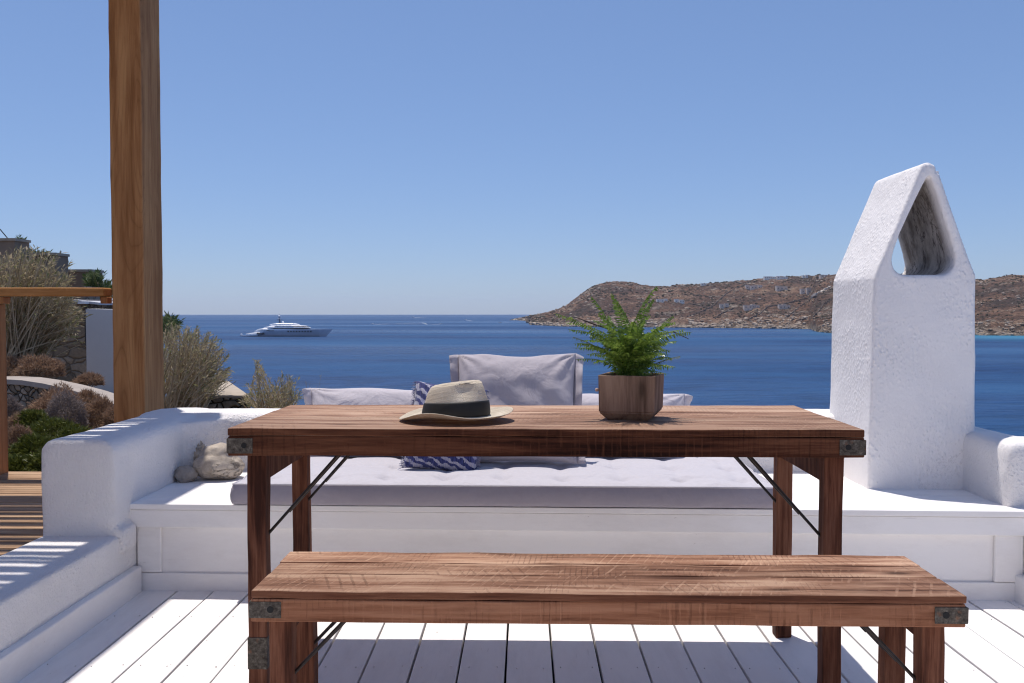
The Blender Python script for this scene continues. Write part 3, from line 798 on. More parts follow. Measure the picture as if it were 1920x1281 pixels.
# ------------------------------------------------------------------ hat
def build_hat():
    c = on(857, 786, .76); c = Vector((c.x, 2.665, .76))
    t = thing('hat', 'cream straw fedora with a black ribbon band on the table', 'hat', c)
    N = 96; front = R(-18)
    def brim_z(a):
        e = math.cos(a-front)
        return .016 + .014*max(0, math.cos(a-R(14)))**3 - .006*max(0, math.cos(a-R(190)))**4 + .012*max(0, -math.sin(a))**1.5 + .0035*math.sin(4.6*a+.4)*max(0, -math.sin(a)) + .010*max(0, math.cos(a-R(175)))**2*0 + .012*max(0, math.sin(a))**2 + .0045*math.sin(3*a+.8)
    def ell(a, ra, rb, rot=front*.4):
        x = ra*math.cos(a); y = rb*math.sin(a); cr, sr = math.cos(rot), math.sin(rot)
        return Vector((x*cr-y*sr, x*sr+y*cr, 0))
    def crown(a, s):
        """s 0 base .. 1 shoulder"""
        e = math.cos(a-front)
        ra = .0985-.020*s**1.6; rb = .083-.018*s**1.6
        pinch = 0
        for pa in (front+R(42), front-R(46)):
            d = math.atan2(math.sin(a-pa), math.cos(a-pa)); pinch += math.exp(-(d/.36)**2)
        f = 1-.27*pinch*ss(.35, .85, s)*(1-.35*ss(.85, 1, s))-.05*ss(.8, 1, s)
        p = ell(a, ra*f, rb*f)
        ht = .110+.009*e-.006*(s > .99)
        p.z = .020+(ht-.020)*s + .35*0
        p.x += .004*s
        return p
    rings = []
    for s in [0, .1, .2, .3, .4, .5, .6, .7, .8, .87, .93, .975, 1.0]:
        rings.append([crown(2*math.pi*k/N, s) for k in range(N)])
    for i, f in enumerate([.95, .88, .78, .66, .52, .38, .24, .1]):
        r = []
        for k in range(N):
            a = 2*math.pi*k/N; p = crown(a, 1.0); q = Vector((p.x*f+.004*(1-f), p.y*f, p.z))
            rise = .006*math.sin(math.pi*min(1, (1-f)*3.5)) if (1-f) < .29 else 0
            # crease along the long axis
            across = abs(q.y*math.cos(front)-q.x*math.sin(front)); along = (q.x*math.cos(front)+q.y*math.sin(front))
            dent = .030*math.exp(-(across/.020)**2)*ss(.085, .03, abs(along))
            q.z = .106+.009*(along/.07)+rise*1.2-dent*.8*ss(.05, .35, 1-f); r.append(q)
        rings.append(r)
    bm = bmesh.new(); V = loft(bm, rings, caps=False); bm.faces.new(V[-1])
    # brim (rings outward from the crown base), then turned back underneath
    br = []
    for f in [0, .04, .12, .25, .4, .55, .7, .82, .92, .98, 1]:
        r = []
        for k in range(N):
            a = 2*math.pi*k/N; p0 = crown(a, 0); p1 = ell(a, .167, .142)
            q = p0.lerp(p1, f); z1 = brim_z(a); q.z = .018+(z1-.018)*f**1.3-.004*math.sin(math.pi*f)
            if f >= .92: q.z += .0015
            r.append(q)
        br.append(r)
    under = [[p+Vector((0, 0, -.0022)) for p in r] for r in br[::-1]]
    edge = [[ell(2*math.pi*k/N, .1685, .1435)+Vector((0, 0, br[-1][k].z-.001)) for k in range(N)]]
    bm2 = bmesh.new(); loft(bm2, br+edge+under, caps=False)
    m = M('straw'); 
    w1 = m.wave(m.mapping((1, 1, 1), rot=(0, 0, .78)), scale=150, axis='X'); w2 = m.wave(m.mapping((1, 1, 1), rot=(0, .5, -.78)), scale=150, axis='Y'); w3 = m.wave(scale=85, axis='Z')
    n = m.noise(scale=300, detail=3); n2 = m.noise(scale=25, detail=5)
    hh = m.math('ADD', m.math('MULTIPLY', w1, w2), m.math('ADD', m.math('MULTIPLY', w3, .25), n))
    col = m.ramp(n2, [(.3, (.70, .61, .48)), (.7, (.82, .74, .61))])
    col = m.mix(m.ramp(hh, [(.35, .5), (.9, 0)]), col, (.46, .36, .24))
    m.out(col, .75, m.bump(hh, .7, .0022), spec=.25)
    tr = m.new('ShaderNodeBsdfTranslucent'); tr.inputs[0].default_value = (.75, .5, .28, 1); mx = m.new('ShaderNodeMixShader'); mx.inputs[0].default_value = .12
    m.l.new(m.b.outputs[0], mx.inputs[1]); m.l.new(tr.outputs[0], mx.inputs[2]); m.l.new(mx.outputs[0], m.n['Material Output'].inputs[0])
    obj('crown', bm, m.m, t, True, local=True); obj('brim', bm2, m.m, t, True, local=True)
    bm = bmesh.new(); rr = []
    for s, o_ in [(-.02, .0), (0.0, .0022), (.05, .003), (.2, .0028), (.36, .0026), (.40, .0022), (.41, -.001)]:
        r = []
        for k in range(N):
            a = 2*math.pi*k/N; p = crown(a, max(0, s)); d = Vector((p.x, p.y, 0)).normalized()
            p = p+d*o_; p.z += (.0 if s >= 0 else -.003) + .003*math.sin(a*1+2.6)*(1 if s > .3 else .3); r.append(p)
        rr.append(r)
    loft(bm, rr, caps=False)
    mb = M('ribbon'); mw = mb.wave(scale=260, axis='Z'); mb.out((.010, .010, .011), .6, mb.bump(mw, .3, .0006), spec=.4)
    obj('ribbon_band', bm, mb.m, t, True, local=True)
build_hat()

# ------------------------------------------------------------------ pot and fern
def build_pot():
    c = Vector((at(1184, 740, 2.735).x, 2.735, .7605))
    t = thing('plant_pot', 'square brown wooden pot with sloping foot holding the fern', 'pot', c)
    a0 = R(-17)
    def sq(h, z, r=.005):
        pts = []
        for sx, sy, st in ((1, 1, 0), (-1, 1, 90), (-1, -1, 180), (1, -1, 270)):
            for k in range(4):
                a = R(st+k*30); pts.append(Vector(((h-r)*sx+r*math.cos(a), (h-r)*sy+r*math.sin(a), z)))
        return [Matrix.Rotation(a0, 3, 'Z') @ p for p in pts]
    bm = bmesh.new()
    loft(bm, [sq(.060, 0), sq(.066, .006), sq(.0795, .021), sq(.0805, .023), sq(.0795, .0245), sq(.0825, .028), sq(.0850, .128), sq(.0850, .131), sq(.0840, .1325), sq(.0755, .1325), sq(.0745, .130), sq(.074, .112)])
    for v in bm.verts: v.co += noise.noise_vector(v.co*18)*.0022
    mw = wood('pot_wood', (.12, .075, .052), (.24, .155, .11), (.34, .23, .165), 'Z', .8, vary=.2, scale=.8)
    obj('pot_body', bm, mw, t, local=True)
    bm = bmesh.new(); loft(bm, [sq(.073, .108), sq(.073, .114)])
    obj('soil', bm, plain('soil', (.035, .022, .015), .95, bump=.01), t, local=True)
    bm = bmesh.new(); bmesh.ops.create_uvsphere(bm, u_segments=12, v_segments=8, radius=.0055)
    p = at(1119, 731, 2.70)-c
    bmesh.ops.translate(bm, verts=bm.verts, vec=p); obj('knob', bm, plain('shell', (.60, .42, .34), .5), t, True, local=True)
    return c
pot_c = build_pot()
def build_fern():
    base = pot_c+Vector((0, 0, .112))
    t = thing('fern', 'bright green sword fern growing out of the wooden pot', 'fern', base)
    r = random.Random(11)
    mg = leafmat('fern_leaf', [(.08, .16, .022), (.17, .28, .04), (.32, .44, .09), (.12, .21, .03)], .33, .38)
    md = leafmat('fern_old', [(.09, .13, .03), (.16, .17, .05)], .6, .3)
    ms = plain('fern_stem', (.035, .02, .014), .6)
    def frond(tip, name='frond', mat=mg, wid=.019, bare=.12, arch=.04, start=None, dens=.0052):
        p0 = start or Vector((r.uniform(-.035, .035), r.uniform(-.03, .03), .002))
        d = tip-p0; L = d.length
        ctrl = p0+Vector((d.x*.22, d.y*.22, d.z*.62+arch+L*.06))
        pts = [(p0*(1-u)**2+ctrl*2*u*(1-u)+tip*u*u) for u in [k/24 for k in range(25)]]
        bm = bmesh.new(); path_tube(bm, pts, [.0013*(1-.7*k/24)+.0002 for k in range(25)], 4)
        side0 = Vector((-d.y, d.x, 0)); side0 = side0.normalized() if side0.length > .02 else Vector((1, 0, 0))
        side0 = (Matrix.Rotation(r.uniform(-.9, .9), 3, d.normalized()) @ side0)
        n = int(L/dens)
        for k in range(n):
            u = bare+(1-bare)*k/n; f = u*24; i = min(23, int(f)); p = pts[i].lerp(pts[i+1], f-i); tan = (pts[i+1]-pts[i]).normalized()
            l = wid*min(1, (u-bare)*6+.35)*(1-u**3*.85)*r.uniform(.85, 1.12)
            side = (side0-tan*side0.dot(tan)).normalized(); up = side.cross(tan).normalized()
            if up.z < 0: up = -up
            for s in (-1, 1):
                if r.random() < .04: continue
                dr = (side*s+tan*r.uniform(.15, .45)+up*r.uniform(-.5, .45)).normalized(); w = tan*(.0023*r.uniform(.75, 1.2)*min(1, l/.012+.3)); dp = up*(-.0028*r.uniform(.2, 1.6))
                q = p+tan*r.uniform(-.001, .001)
                a = bm.verts.new(q-w*.6); b = bm.verts.new(q+w); c1 = bm.verts.new(q+dr*l*.55+w*.95+dp); d1 = bm.verts.new(q+dr*l*.5-w*.8+dp*1.5); e = bm.verts.new(q+dr*l+tan*.001+dp*2.5)
                bm.faces.new((a, b, c1, d1)); bm.faces.new((d1, c1, e))
        o = obj(name, bm, mat, t, local=True)
        return o
    T = [(1040, 588, -.02), (1108, 556, .03), (1146, 549, -.03), (1153, 560, .02), (1232, 537, 0), (1226, 560, .05), (1190, 602, -.05), (1263, 592, .03), (1268, 604, -.04), (1297, 623, .02), (1284, 618, -.03),
         (1060, 605, .05), (1075, 645, -.04), (1094, 638, -.08), (1110, 600, .08), (1122, 588, -.06), (1133, 610, -.1), (1165, 590, .09), (1180, 625, -.09), (1205, 600, .09), (1215, 625, -.1), (1240, 640, -.09),
         (1258, 658, .0), (1262, 672, -.05), (1250, 655, .1), (1100, 665, -.1), (1090, 652, .04), (1118, 640, -.12), (1150, 640, -.13), (1200, 650, -.13), (1230, 668, -.12), (1140, 590, .1), (1175, 612, .03), (1085, 622, .02), (1245, 612, .08),
         (1160, 615, -.06), (1128, 625, .06), (1217, 590, -.05), (1105, 628, .10), (1270, 640, .07), (1250, 630, -.02), (1065, 618, -.03), (1145, 660, -.15), (1180, 665, -.15), (1210, 675, -.15), (1112, 680, -.12)]
    for (px, py, dy) in T:
        tip = at(px, py, pot_c.y+dy)-base
        frond(tip, arch=.012 if py < 600 else .035, wid=.0215 if py < 640 else .018, dens=.0066)
    for k in range(34):
        px = r.uniform(1075, 1268); py = r.uniform(585, 668)+abs(px-1180)*.25; tip = at(px, min(690, py), pot_c.y+r.uniform(-.11, .11))-base
        frond(tip, arch=.03, wid=r.uniform(.015, .021), dens=.0064)
    for k in range(16):
        a = r.uniform(0, 6.28); tip = Vector((math.cos(a)*r.uniform(.06, .13), math.sin(a)*r.uniform(.06, .12), r.uniform(.04, .15))); frond(tip, arch=.05, wid=.015)
    for px, py, dy in ((1276, 668, -.03), (1074, 632, -.02)):
        tip = at(px, py, pot_c.y+dy)-base; frond(tip, 'dry_frond', md, .001, .5, .0)
    # trailing low leaves over the rim
    for px, py in ((1252, 702), (1215, 703), (1143, 700)):
        tip = at(px, py, pot_c.y-.07)-base; frond(tip, arch=.03, wid=.009)
    # dark bare runner behind the fronds
    bm = bmesh.new(); P = [(1083, 596), (1100, 603), (1122, 611), (1160, 622), (1200, 630), (1235, 628), (1262, 622), (1292, 636)]
    path_tube(bm, [at(px, py, pot_c.y+.11)-base for px, py in P], [.0012, .0022, .0025, .0022, .002, .002, .0024, .001], 5); obj('bare_runner', bm, ms, t, True, local=True)
    bm = bmesh.new(); path_tube(bm, [Vector((.02, .02, 0)), Vector((.03, .07, .06)), at(1200, 630, pot_c.y+.11)-base], [.002, .002, .002], 5); obj('bare_runner', bm, ms, t, True, local=True)
build_fern()

# ------------------------------------------------------------------ mattress and pillows
def build_mattress():
    x0, x1 = at(441, 940, 3.46).x, at(1449, 940, 3.46).x; y0, y1 = 3.435, 4.155; zb = Z_SEAT+.003
    t = thing('mattress', 'long pale lavender tufted mattress lying on the built-in bench', 'mattress', ((x0+x1)/2, (y0+y1)/2, zb))
    nx, ny = 170, 64
    def fy(x): return -.022*(x-x0)
    vs = []; fs = []
    for j in range(ny+1):
        for i in range(nx+1):
            u = i/nx; v = j/ny; x = x0+(x1-x0)*u; y = y0+(y1-y0)*v
            e = min(u*(x1-x0), (1-u)*(x1-x0)); e2 = min(v*(y1-y0), (1-v)*(y1-y0))
            puff = .022*(1-math.exp(-e/.05))*(1-math.exp(-e2/.05))
            # tufts in a 9 x 3 grid
            tx = (x-x0)/(x1-x0)*9-.5; ty = (y-y0)/(y1-y0)*3-.5
            dx = (tx-round(tx))*(x1-x0)/9; dy = (ty-round(ty))*(y1-y0)/3; d = math.hypot(dx, dy)
            tuft = .020*math.exp(-(d/.035)**2)+.007*math.exp(-(d/.12)**2)
            ridge = .007*math.exp(-(dy/.02)**2)*1+.006*math.exp(-(dx/.02)**2)
            wr = .004*noise.noise(Vector((x*7, y*9, 1)))+.0018*math.sin(x*19+2*noise.noise(Vector((x*3, y*3, 4))))*math.exp(-e2/.10)
            vs.append((x, y+fy(x)+(.004*noise.noise(Vector((x*5, 0, 3))) if j == 0 else 0), zb+.078+puff-(tuft*.8+ridge)*min(1, e2/.09)+wr*min(1, e2/.03)))
    for j in range(ny):
        for i in range(nx):
            a = j*(nx+1)+i; fs.append((a, a+1, a+nx+2, a+nx+1))
    quick(vs, fs, 'top_cover', m_mat, t, True)
    # boxed side: bulging slightly
    ring = [vs[i] for i in range(nx+1)]+[vs[j*(nx+1)+nx] for j in range(1, ny+1)]+[vs[ny*(nx+1)+i] for i in range(nx-1, -1, -1)]+[vs[j*(nx+1)] for j in range(ny-1, 0, -1)]
    cx, cy = (x0+x1)/2, (y0+y1)/2
    rings = []
    for h, b in ((1, 0), (.8, .005), (.5, .009), (.25, .007), (.06, .003), (0, -.006)):
        rr = []
        for k, (x, y, z) in enumerate(ring):
            nx_ = (1 if x > x1-.002 else -1 if x < x0+.002 else 0); ny_ = (1 if y > y1+fy(x)-.002 else -1 if y < y0+fy(x)+.012 else 0)
            w = .0035*noise.noise(Vector((x*9, y*9, h*2)))*(h < 1)
            rr.append((x+nx_*(b+w), y+ny_*(b+w), zb+(z-zb)*h))
        rings.append(rr)
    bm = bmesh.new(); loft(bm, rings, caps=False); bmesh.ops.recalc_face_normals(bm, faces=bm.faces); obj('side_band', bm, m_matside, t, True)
    bm = bmesh.new()
    for off in (0,):
        pts = [Vector(p)+Vector((0, 0, .001)) for p in ring]; pts.append(pts[0]); path_tube(bm, pts, [.0035]*len(pts), 6)
    obj('piping', bm, m_mat, t, True)
build_mattress()

def pillow(name, label, w, h, th, mat, base, lean, yaw, roll=0, flange=0, fmat=None, seed=0, group=None, sag=0, squash=None, wr=1.0, pattern=None):
    """stands on its lower edge at base, leaning back by lean (radians from upright)"""
    t = thing(name, label, 'pillow', base, group)
    n, mth = 56, 44
    rot = Matrix.Rotation(yaw, 3, 'Z') @ Matrix.Rotation(-lean, 3, 'X') @ Matrix.Rotation(roll, 3, 'Y')
    def P(u, v, s):
        a = abs(u)**3.2; b = abs(v)**3.2
        k = max(0, (1-a))**.5*max(0, (1-b))**.5
        x = u*w/2*(1-.045*(1-abs(v)**2)*abs(u)**2*0+ -.05*(1-v*v)*abs(u)**3); z = v*h/2*(1-(.008 if v > 0 else .06)*(1-u*u)*abs(v)**3)
        q = Vector((x*5+seed, z*5, seed*2+s))
        # folds that run in from corners and edges
        fold = 0
        for cu, cv in ((1, 1), (-1, 1), (1, -1), (-1, -1)):
            dx, dz = u-cu, v-cv; rr = math.hypot(dx, dz); an = math.atan2(dz, dx)
            fold += math.sin(an*11+seed*3+noise.noise(Vector((rr*3, seed, an)))*3)*math.exp(-rr/.42)*.010
        fold += .008*noise.noise(q)+.0055*noise.noise(q*2.3)+.0045*math.sin((u*1.2+v)*7+3*noise.noise(q*.6))*math.exp(-((v+.3)/.7)**2)
        y = s*(th/2*k) - fold*k**.5*wr*(1 if s < 0 else .3) - sag*(v*v)*.5
        z += -.005*math.exp(-((u-.15)/.35)**2)*(v > 0)*v*v*2*wr + .006*noise.noise(Vector((u*3, seed, 2)))*(v > 0)*v
        return Vector((x, y, z+h/2))
    for s in (-1, 1):
        pass
    vs = []; fs = []
    for s in (-1, 1):
        o_ = len(vs)
        for j in range(mth+1):
            for i in range(n+1):
                uu = math.sin((i/n-.5)*math.pi); vv = math.sin((j/mth-.5)*math.pi)
                vs.append(rot @ P(uu*.55+(i/n*2-1)*.45, vv*.55+(j/mth*2-1)*.45, s)+Vector(base))
        for j in range(mth):
            for i in range(n):
                a = o_+j*(n+1)+i; q = (a, a+1, a+n+2, a+n+1); fs.append(q if s < 0 else q[::-1])
    quick(vs, fs, 'pillow_case', mat, t, True)
    if flange:
        for sd in (-1, 1):
            vs = []; fs = []; K = 30
            for j in range(K+1):
                v = -1+2*j/K; p = P(sd, v, -1)
                for i in range(6):
                    f = i/5; wv = .028*math.sin(v*4.2+sd+seed)*f+.008*math.sin(v*14+seed)*f
                    vs.append(rot @ (p+Vector((sd*flange*f, wv-.005*math.sin(f*3), -.012*f*(v > .8)))) + Vector(base))
            for j in range(K):
                for i in range(5):
                    a = j*6+i; fs.append((a, a+1, a+7, a+6))
            o = quick(vs, fs, 'flange', fmat or mat, t, True); sm = o.modifiers.new('thick', 'SOLIDIFY'); sm.thickness = .003
    return t, rot, P
# back cushions along the parapet
def cushion_between(pa, pb, Y, ztop, label, seed, yaw, h=.42, group='pale back cushions along the parapet', lean=.30):
    x0 = at(pa, 740, Y).x; x1 = at(pb, 740, Y).x; w = x1-x0
    zb = Z_SEAT+.085
    return pillow('back_cushion', label, w-.07, h, .15, m_pil2, ((x0+x1)/2, Y-.10, zb), lean, yaw, 0, .035, seed=seed, group=group, wr=.8)
cushion_between(567, 905, 4.13, .72, 'pale lavender cushion along the parapet, left one behind the hat', 1.3, 0, .325, lean=.36)
cushion_between(985, 1299, 4.13, .70, 'pale lavender cushion along the parapet, right one behind the fern pot', 4.1, 0, .30, lean=.34)
# big grey pillow
bx = at(972, 760, 3.95).x
pillow('pillow', 'large lavender-grey flanged pillow standing upright between hat and fern', .515, .485, .17, m_pil, (bx-.01, 3.80, Z_SEAT+.10), .36, R(-3), R(-.8), .036, seed=2.2, wr=1.4)
# blue pattern pillow
def blue_mat():
    m = M('blue_pattern'); P = m.tc
    w = m.wave(m.mapping((1, 1, 1), rot=(0, 1.05, 0)), scale=11, dist=5, detail=4, axis='X', dscale=3); w2 = m.ramp(m.noise(m.mapping((1, 1, .5), rot=(0, .5, 0)), scale=30, detail=4, rough=.7), [(.35, .3), (.6, 1)])
    k = m.ramp(m.math('MULTIPLY', w, w2), [(.34, 0), (.42, 1)]); th = m.noise(m.mapping((300, 1, 30)), scale=1, detail=2)
    col = m.mix(k, (.028, .035, .11), (.42, .41, .47)); col = m.mix(m.ramp(th, [(.45, 0), (.6, .5)]), col, (.10, .11, .34))
    m.out(col, .9, m.bump(m.math('ADD', th, m.noise(scale=12, detail=3, dist=1)), .6, .004), spec=.1, Sheen_Weight=.3); return m.m
mblue = blue_mat()
tb, rotb, Pb = pillow('pillow', 'small blue and white patterned pillow with fringed edges behind the hat', .30, .37, .13, mblue, (at(826, 760, 3.74).x, 3.66, Z_SEAT+.088), .38, R(4), R(8), 0, seed=5.5, wr=.8)
def fringe():
    r = random.Random(5); my = leafmat('fringe_yarn', [(.05, .06, .22), (.5, .5, .58), (.08, .09, .28)], .9, 0)
    for sd in (-1, 1):
        bm = bmesh.new()
        for k in range(200):
            v = r.uniform(-1, 1); p = rotb @ Pb(sd, v, -1)
            d = rotb @ Vector((sd*r.uniform(.3, 1), r.uniform(-.6, .4), r.uniform(-.7, .5))).normalized()
            l = r.uniform(.008, .022); q = p+d*l; path_tube(bm, [p, p.lerp(q, .5)+Vector((0, 0, r.uniform(-.003, .003))), q+Vector((0, 0, -.004))], [.0011, .0010, .0006], 3)
        obj('fringe', bm, my, tb, local=True)
fringe()

# ------------------------------------------------------------------ stones in the corner
def stone(c, rx, ry, rz, rot, label, mat, seed, amp=.18, pit=0):
    bm = bmesh.new(); bmesh.ops.create_icosphere(bm, subdivisions=5, radius=1)
    for v in bm.verts:
        n = v.co.normalized(); d = 1+amp*noise.fractal(n*1.1+Vector((seed, seed, 0)), 1, 2, 4)
        d -= .05*max(0, noise.noise(n*3+Vector((0, seed, 0))))
        if pit: d -= pit*max(0, noise.noise(n*5+Vector((seed, 0, 0))))+pit*.5*abs(noise.noise(n*11))
        v.co = n*d
        if v.co.z < -.82: v.co.z = -.82-(abs(v.co.z)-.82)*.2
    bmesh.ops.scale(bm, verts=bm.verts, vec=(rx, ry, rz)); bmesh.ops.rotate(bm, verts=bm.verts, cent=(0, 0, 0), matrix=Euler(rot).to_matrix())
    zmin = min(v.co.z for v in bm.verts); bmesh.ops.translate(bm, verts=bm.verts, vec=(c[0], c[1], c[2]-zmin-.002))
    o = obj('stone', bm, mat, smooth=True); base_at(o); tag(o, label, 'stone', 'stones in the bench corner'); return o
def stack_stone():
    y1 = 3.99
    c = at(411, 870, y1)
    o = stone((c.x, y1, Z_SEAT), .108, .085, .064, (.05, .10, .3), 'large pale rounded stone with veins in the bench corner', rockmat('pale_stone', (.54, .47, .39), (.27, .225, .18)), 2.5, .16)
    bm = bmesh.new(); bm.from_mesh(o.data); n0 = len(bm.verts)
    bmesh.ops.create_icosphere(bm, subdivisions=5, radius=1); bm.verts.ensure_lookup_table()
    for v in bm.verts[n0:]:
        n = v.co.normalized(); d = 1+.15*noise.fractal(n*1.3+Vector((7, 3, 1)), 1, 2, 4); v.co = Vector((n.x*d*.082-.008, n.y*d*.070+.008, n.z*d*.066+.094))
    bm.to_mesh(o.data); bm.free()
    r = o.modifiers.new('remesh', 'REMESH'); r.mode = 'VOXEL'; r.voxel_size = .0045; r.use_smooth_shade = True; sm = o.modifiers.new('smooth', 'SMOOTH'); sm.iterations = 7
    y2 = 3.93; c = at(349, 888, y2)
    stone((c.x, y2, Z_SEAT), .050, .045, .039, (0, 0, .4), 'small round dark grey stone in front of the others', rockmat('grey_stone', (.42, .37, .32), (.24, .21, .185), lines=False), 4.2, .14)
    y3 = 4.09; c = at(371, 860, y3)
    stone((c.x, y3, Z_SEAT), .046, .04, .088, (0, .12, 0), 'upright pitted brown stone against the parapet corner', rockmat('pitted_stone', (.70, .60, .48), (.40, .32, .24), sc=1.6), 9.1, .25, .3)
stack_stone()

# small white cap lamp on the parapet behind the cushion
def build_cap():
    c = at(630, 738, 4.72); c.z = .0
    t = thing('garden_lamp', 'small white domed lamp cap peeking above the left cushion', 'lamp', (c.x, 4.72, -.6))
    p = at(630, 737.5, 4.72); bm = bmesh.new(); rg = []
    for rr, dz in ((.036, -.004), (.034, 0), (.031, .006), (.026, .018), (.022, .022), (.0, .023)):
        rg.append([Vector((p.x+max(rr, .0005)*math.cos(a*math.pi/12), 4.72+max(rr, .0005)*math.sin(a*math.pi/12), p.z+dz)) for a in range(24)])
    loft(bm, rg); obj('cap', bm, plain('lamp_white', (.72, .70, .70), .5), t, True)
    bm = bmesh.new(); tube(bm, (p.x, 4.72, -.6), (p.x, 4.72, p.z-.004), .014, seg=12); obj('pole', bm, plain('lamp_pole', (.5, .5, .5), .5), t, True)
build_cap()

# ------------------------------------------------------------------ yacht and boats
def build_yacht():
    Y = (H-SEA)*FPX/(631-586); k = Y/FPX
    X = lambda px: at(px, 631, Y).x
    t = thing('yacht', 'large white motor yacht with mast anchored on the left of the bay', 'yacht', (X(536), Y, SEA))
    mh = plain('yacht_hull', (.52, .54, .62), .3, var=.05, scale=.3); mwht = plain('yacht_white', (.88, .88, .90), .35, var=.03, scale=.3); mdk = plain('yacht_glass', (.012, .014, .022), .15)
    BW = 6.2
    def Z(row): return SEA+(631-row)*k
    st = [(455, .80, 629.0), (470, .9, 628.3), (486, .96, 627.5), (500, 1, 620.2), (515, 1, 619.0), (540, 1, 618.3), (565, .95, 617.6), (585, .8, 617.2), (600, .56, 617), (611, .3, 616.8), (618, .12, 616.8), (623, .02, 616.6)]
    rings = []
    for px, b, row in st:
        z1 = Z(row); rake = 0
        B = BW*b; zl = SEA-1
        xb = X(px); flare = .55 if px < 560 else .55-.45*(px-560)/63
        xk = min(xb, X(609)) if px > 600 else xb
        rings.append([Vector((xk, Y-B*flare*.9, zl)), Vector((xk+(xb-xk)*.35, Y-B*(flare+.2), SEA+.9)), Vector((xb, Y-B, z1-.8)), Vector((xb, Y-B, z1)), Vector((xb, Y+B, z1)), Vector((xb, Y+B, z1-.8)), Vector((xk+(xb-xk)*.35, Y+B*(flare+.2), SEA+.9)), Vector((xk, Y+B*flare*.9, zl))])
    bm = bmesh.new(); loft(bm, rings); bmesh.ops.recalc_face_normals(bm, faces=bm.faces); obj('hull', bm, mh, t)
    bm = bmesh.new(); rings = []
    for px, b, row in st:
        if px > 610: continue
        rings.append([Vector((X(px), Y-BW*b*.62, SEA-.5)), Vector((X(px), Y-BW*b*.80-.02, SEA+.35)), Vector((X(px), Y+BW*b*.80, SEA+.35)), Vector((X(px), Y+BW*b*.62, SEA-.5))])
    loft(bm, rings); obj('boot_stripe', bm, mdk, t)
    def tier(name, p0, p1, r_lo, r_hi, b, mat, nose=.22, tail=.12, nose_drop=.6, tail_drop=.6, camber=.15):
        rings = []; n = 26
        for i in range(n+1):
            f = i/n; px = p0+(p1-p0)*f
            w = min(1, (f/tail)**.6 if f < tail else 1, ((1-f)/nose)**.6 if 1-f < nose else 1); w = max(w, .04)
            hh = (r_lo-r_hi)*k
            zlo = Z(r_lo); zhi = zlo+hh*max(.12, min(1, w**1.0))
            B = b*max(.3, w)
            rings.append([Vector((X(px), Y-B, zlo)), Vector((X(px), Y-B*1.0, zlo+(zhi-zlo)*.6)), Vector((X(px), Y-B*.86, zhi)), Vector((X(px), Y+B*.86, zhi)), Vector((X(px), Y+B, zlo+(zhi-zlo)*.6)), Vector((X(px), Y+B, zlo))])
        bm = bmesh.new(); loft(bm, rings); bmesh.ops.recalc_face_normals(bm, faces=bm.faces); return obj(name, bm, mat, t)
    tier('deck_house', 482, 607, 619.2, 616.0, 6.0, mwht, .5, .1)
    tier('window_band', 500, 536, 620.8, 619.2, 6.28, mdk, .5, .1)
    tier('window_band', 508, 583, 616.6, 614.2, 5.75, mdk, .12, .1)
    tier('upper_deck', 495, 583, 614.9, 612.4, 5.9, mwht, .15, .14)
    tier('window_band', 512, 580, 613.2, 611.0, 5.4, mdk, .15, .1)
    tier('upper_deck', 505, 578, 612.2, 609.2, 5.5, mwht, .35, .2)
    tier('window_band', 516, 558, 610.2, 608.4, 4.7, mdk, .1, .1)
    tier('sun_deck', 506, 562, 609.4, 606.4, 4.9, mwht, .2, .25)
    tier('aft_stair', 462, 498, 627.0, 622.6, 5.5, mwht, .1, .75)
    tier('aft_deck', 478, 510, 621.8, 617.0, 5.4, mwht, .1, .6)
    tier('aft_opening', 481, 501, 627.0, 623.6, 6.28, mdk, .1, .25)
    for i in range(9):
        bm = bmesh.new(); px = 543+i*5.2; b = 1 if px < 560 else (1-.0065*(px-560)*1.1)
        box(bm, X(px), X(px+2.3), Y-BW*b-.12, Y-BW*b+.1, Z(622.8), Z(620.2)); obj('porthole', bm, mdk, t)
    bm = bmesh.new(); xm = X(525); tube(bm, (xm, Y, Z(608)), (xm-.4, Y, Z(598)), 1.0, .5, 8); tube(bm, (xm-.4, Y, Z(598)), (xm-.4, Y, Z(589)), .3, .12, 6)
    box(bm, xm-1.6, xm+1.2, Y-2.5, Y+2.5, Z(600.6), Z(599.6)); box(bm, xm-1.1, xm+.8, Y-1.6, Y+1.6, Z(596.4), Z(595.6)); obj('mast', bm, plain('mast_grey', (.10, .13, .22), .4), t)
    for px, row in ((523.7, 597), (524, 592.8), (531, 604.3)):
        bm = bmesh.new(); bmesh.ops.create_uvsphere(bm, u_segments=10, v_segments=8, radius=.85, matrix=Matrix.Translation((X(px), Y-.4, Z(row)))); obj('radome', bm, mwht, t, True)
    # tender at the stern
    t2 = thing('tender', 'tiny white tender floating at the stern of the yacht', 'boat', (X(451), Y+2, SEA))
    bm = bmesh.new(); loft(bm, [[Vector((X(449)+a, Y+2-b*f, SEA-.3)), Vector((X(449)+a, Y+2-b, SEA+.9)), Vector((X(449)+a, Y+2+b, SEA+.9)), Vector((X(449)+a, Y+2+b*f, SEA-.3))] for a, b, f in ((-.2, .9, .6), (1.5, 1.0, .6), (2.6, .6, .4), (3.1, .1, .2))]); obj('hull', bm, mwht, t2)
    bm = bmesh.new(); box(bm, X(449)+.3, X(449)+1.6, Y+1.4, Y+2.6, SEA+.9, SEA+2.0); bev(bm, .2, 2); obj('cabin', bm, mwht, t2)
build_yacht()
m_boatw = plain('boat_white', (.75, .76, .78), .4); m_foam = plain('foam', (.86, .88, .90), .7, var=.1, scale=.4)
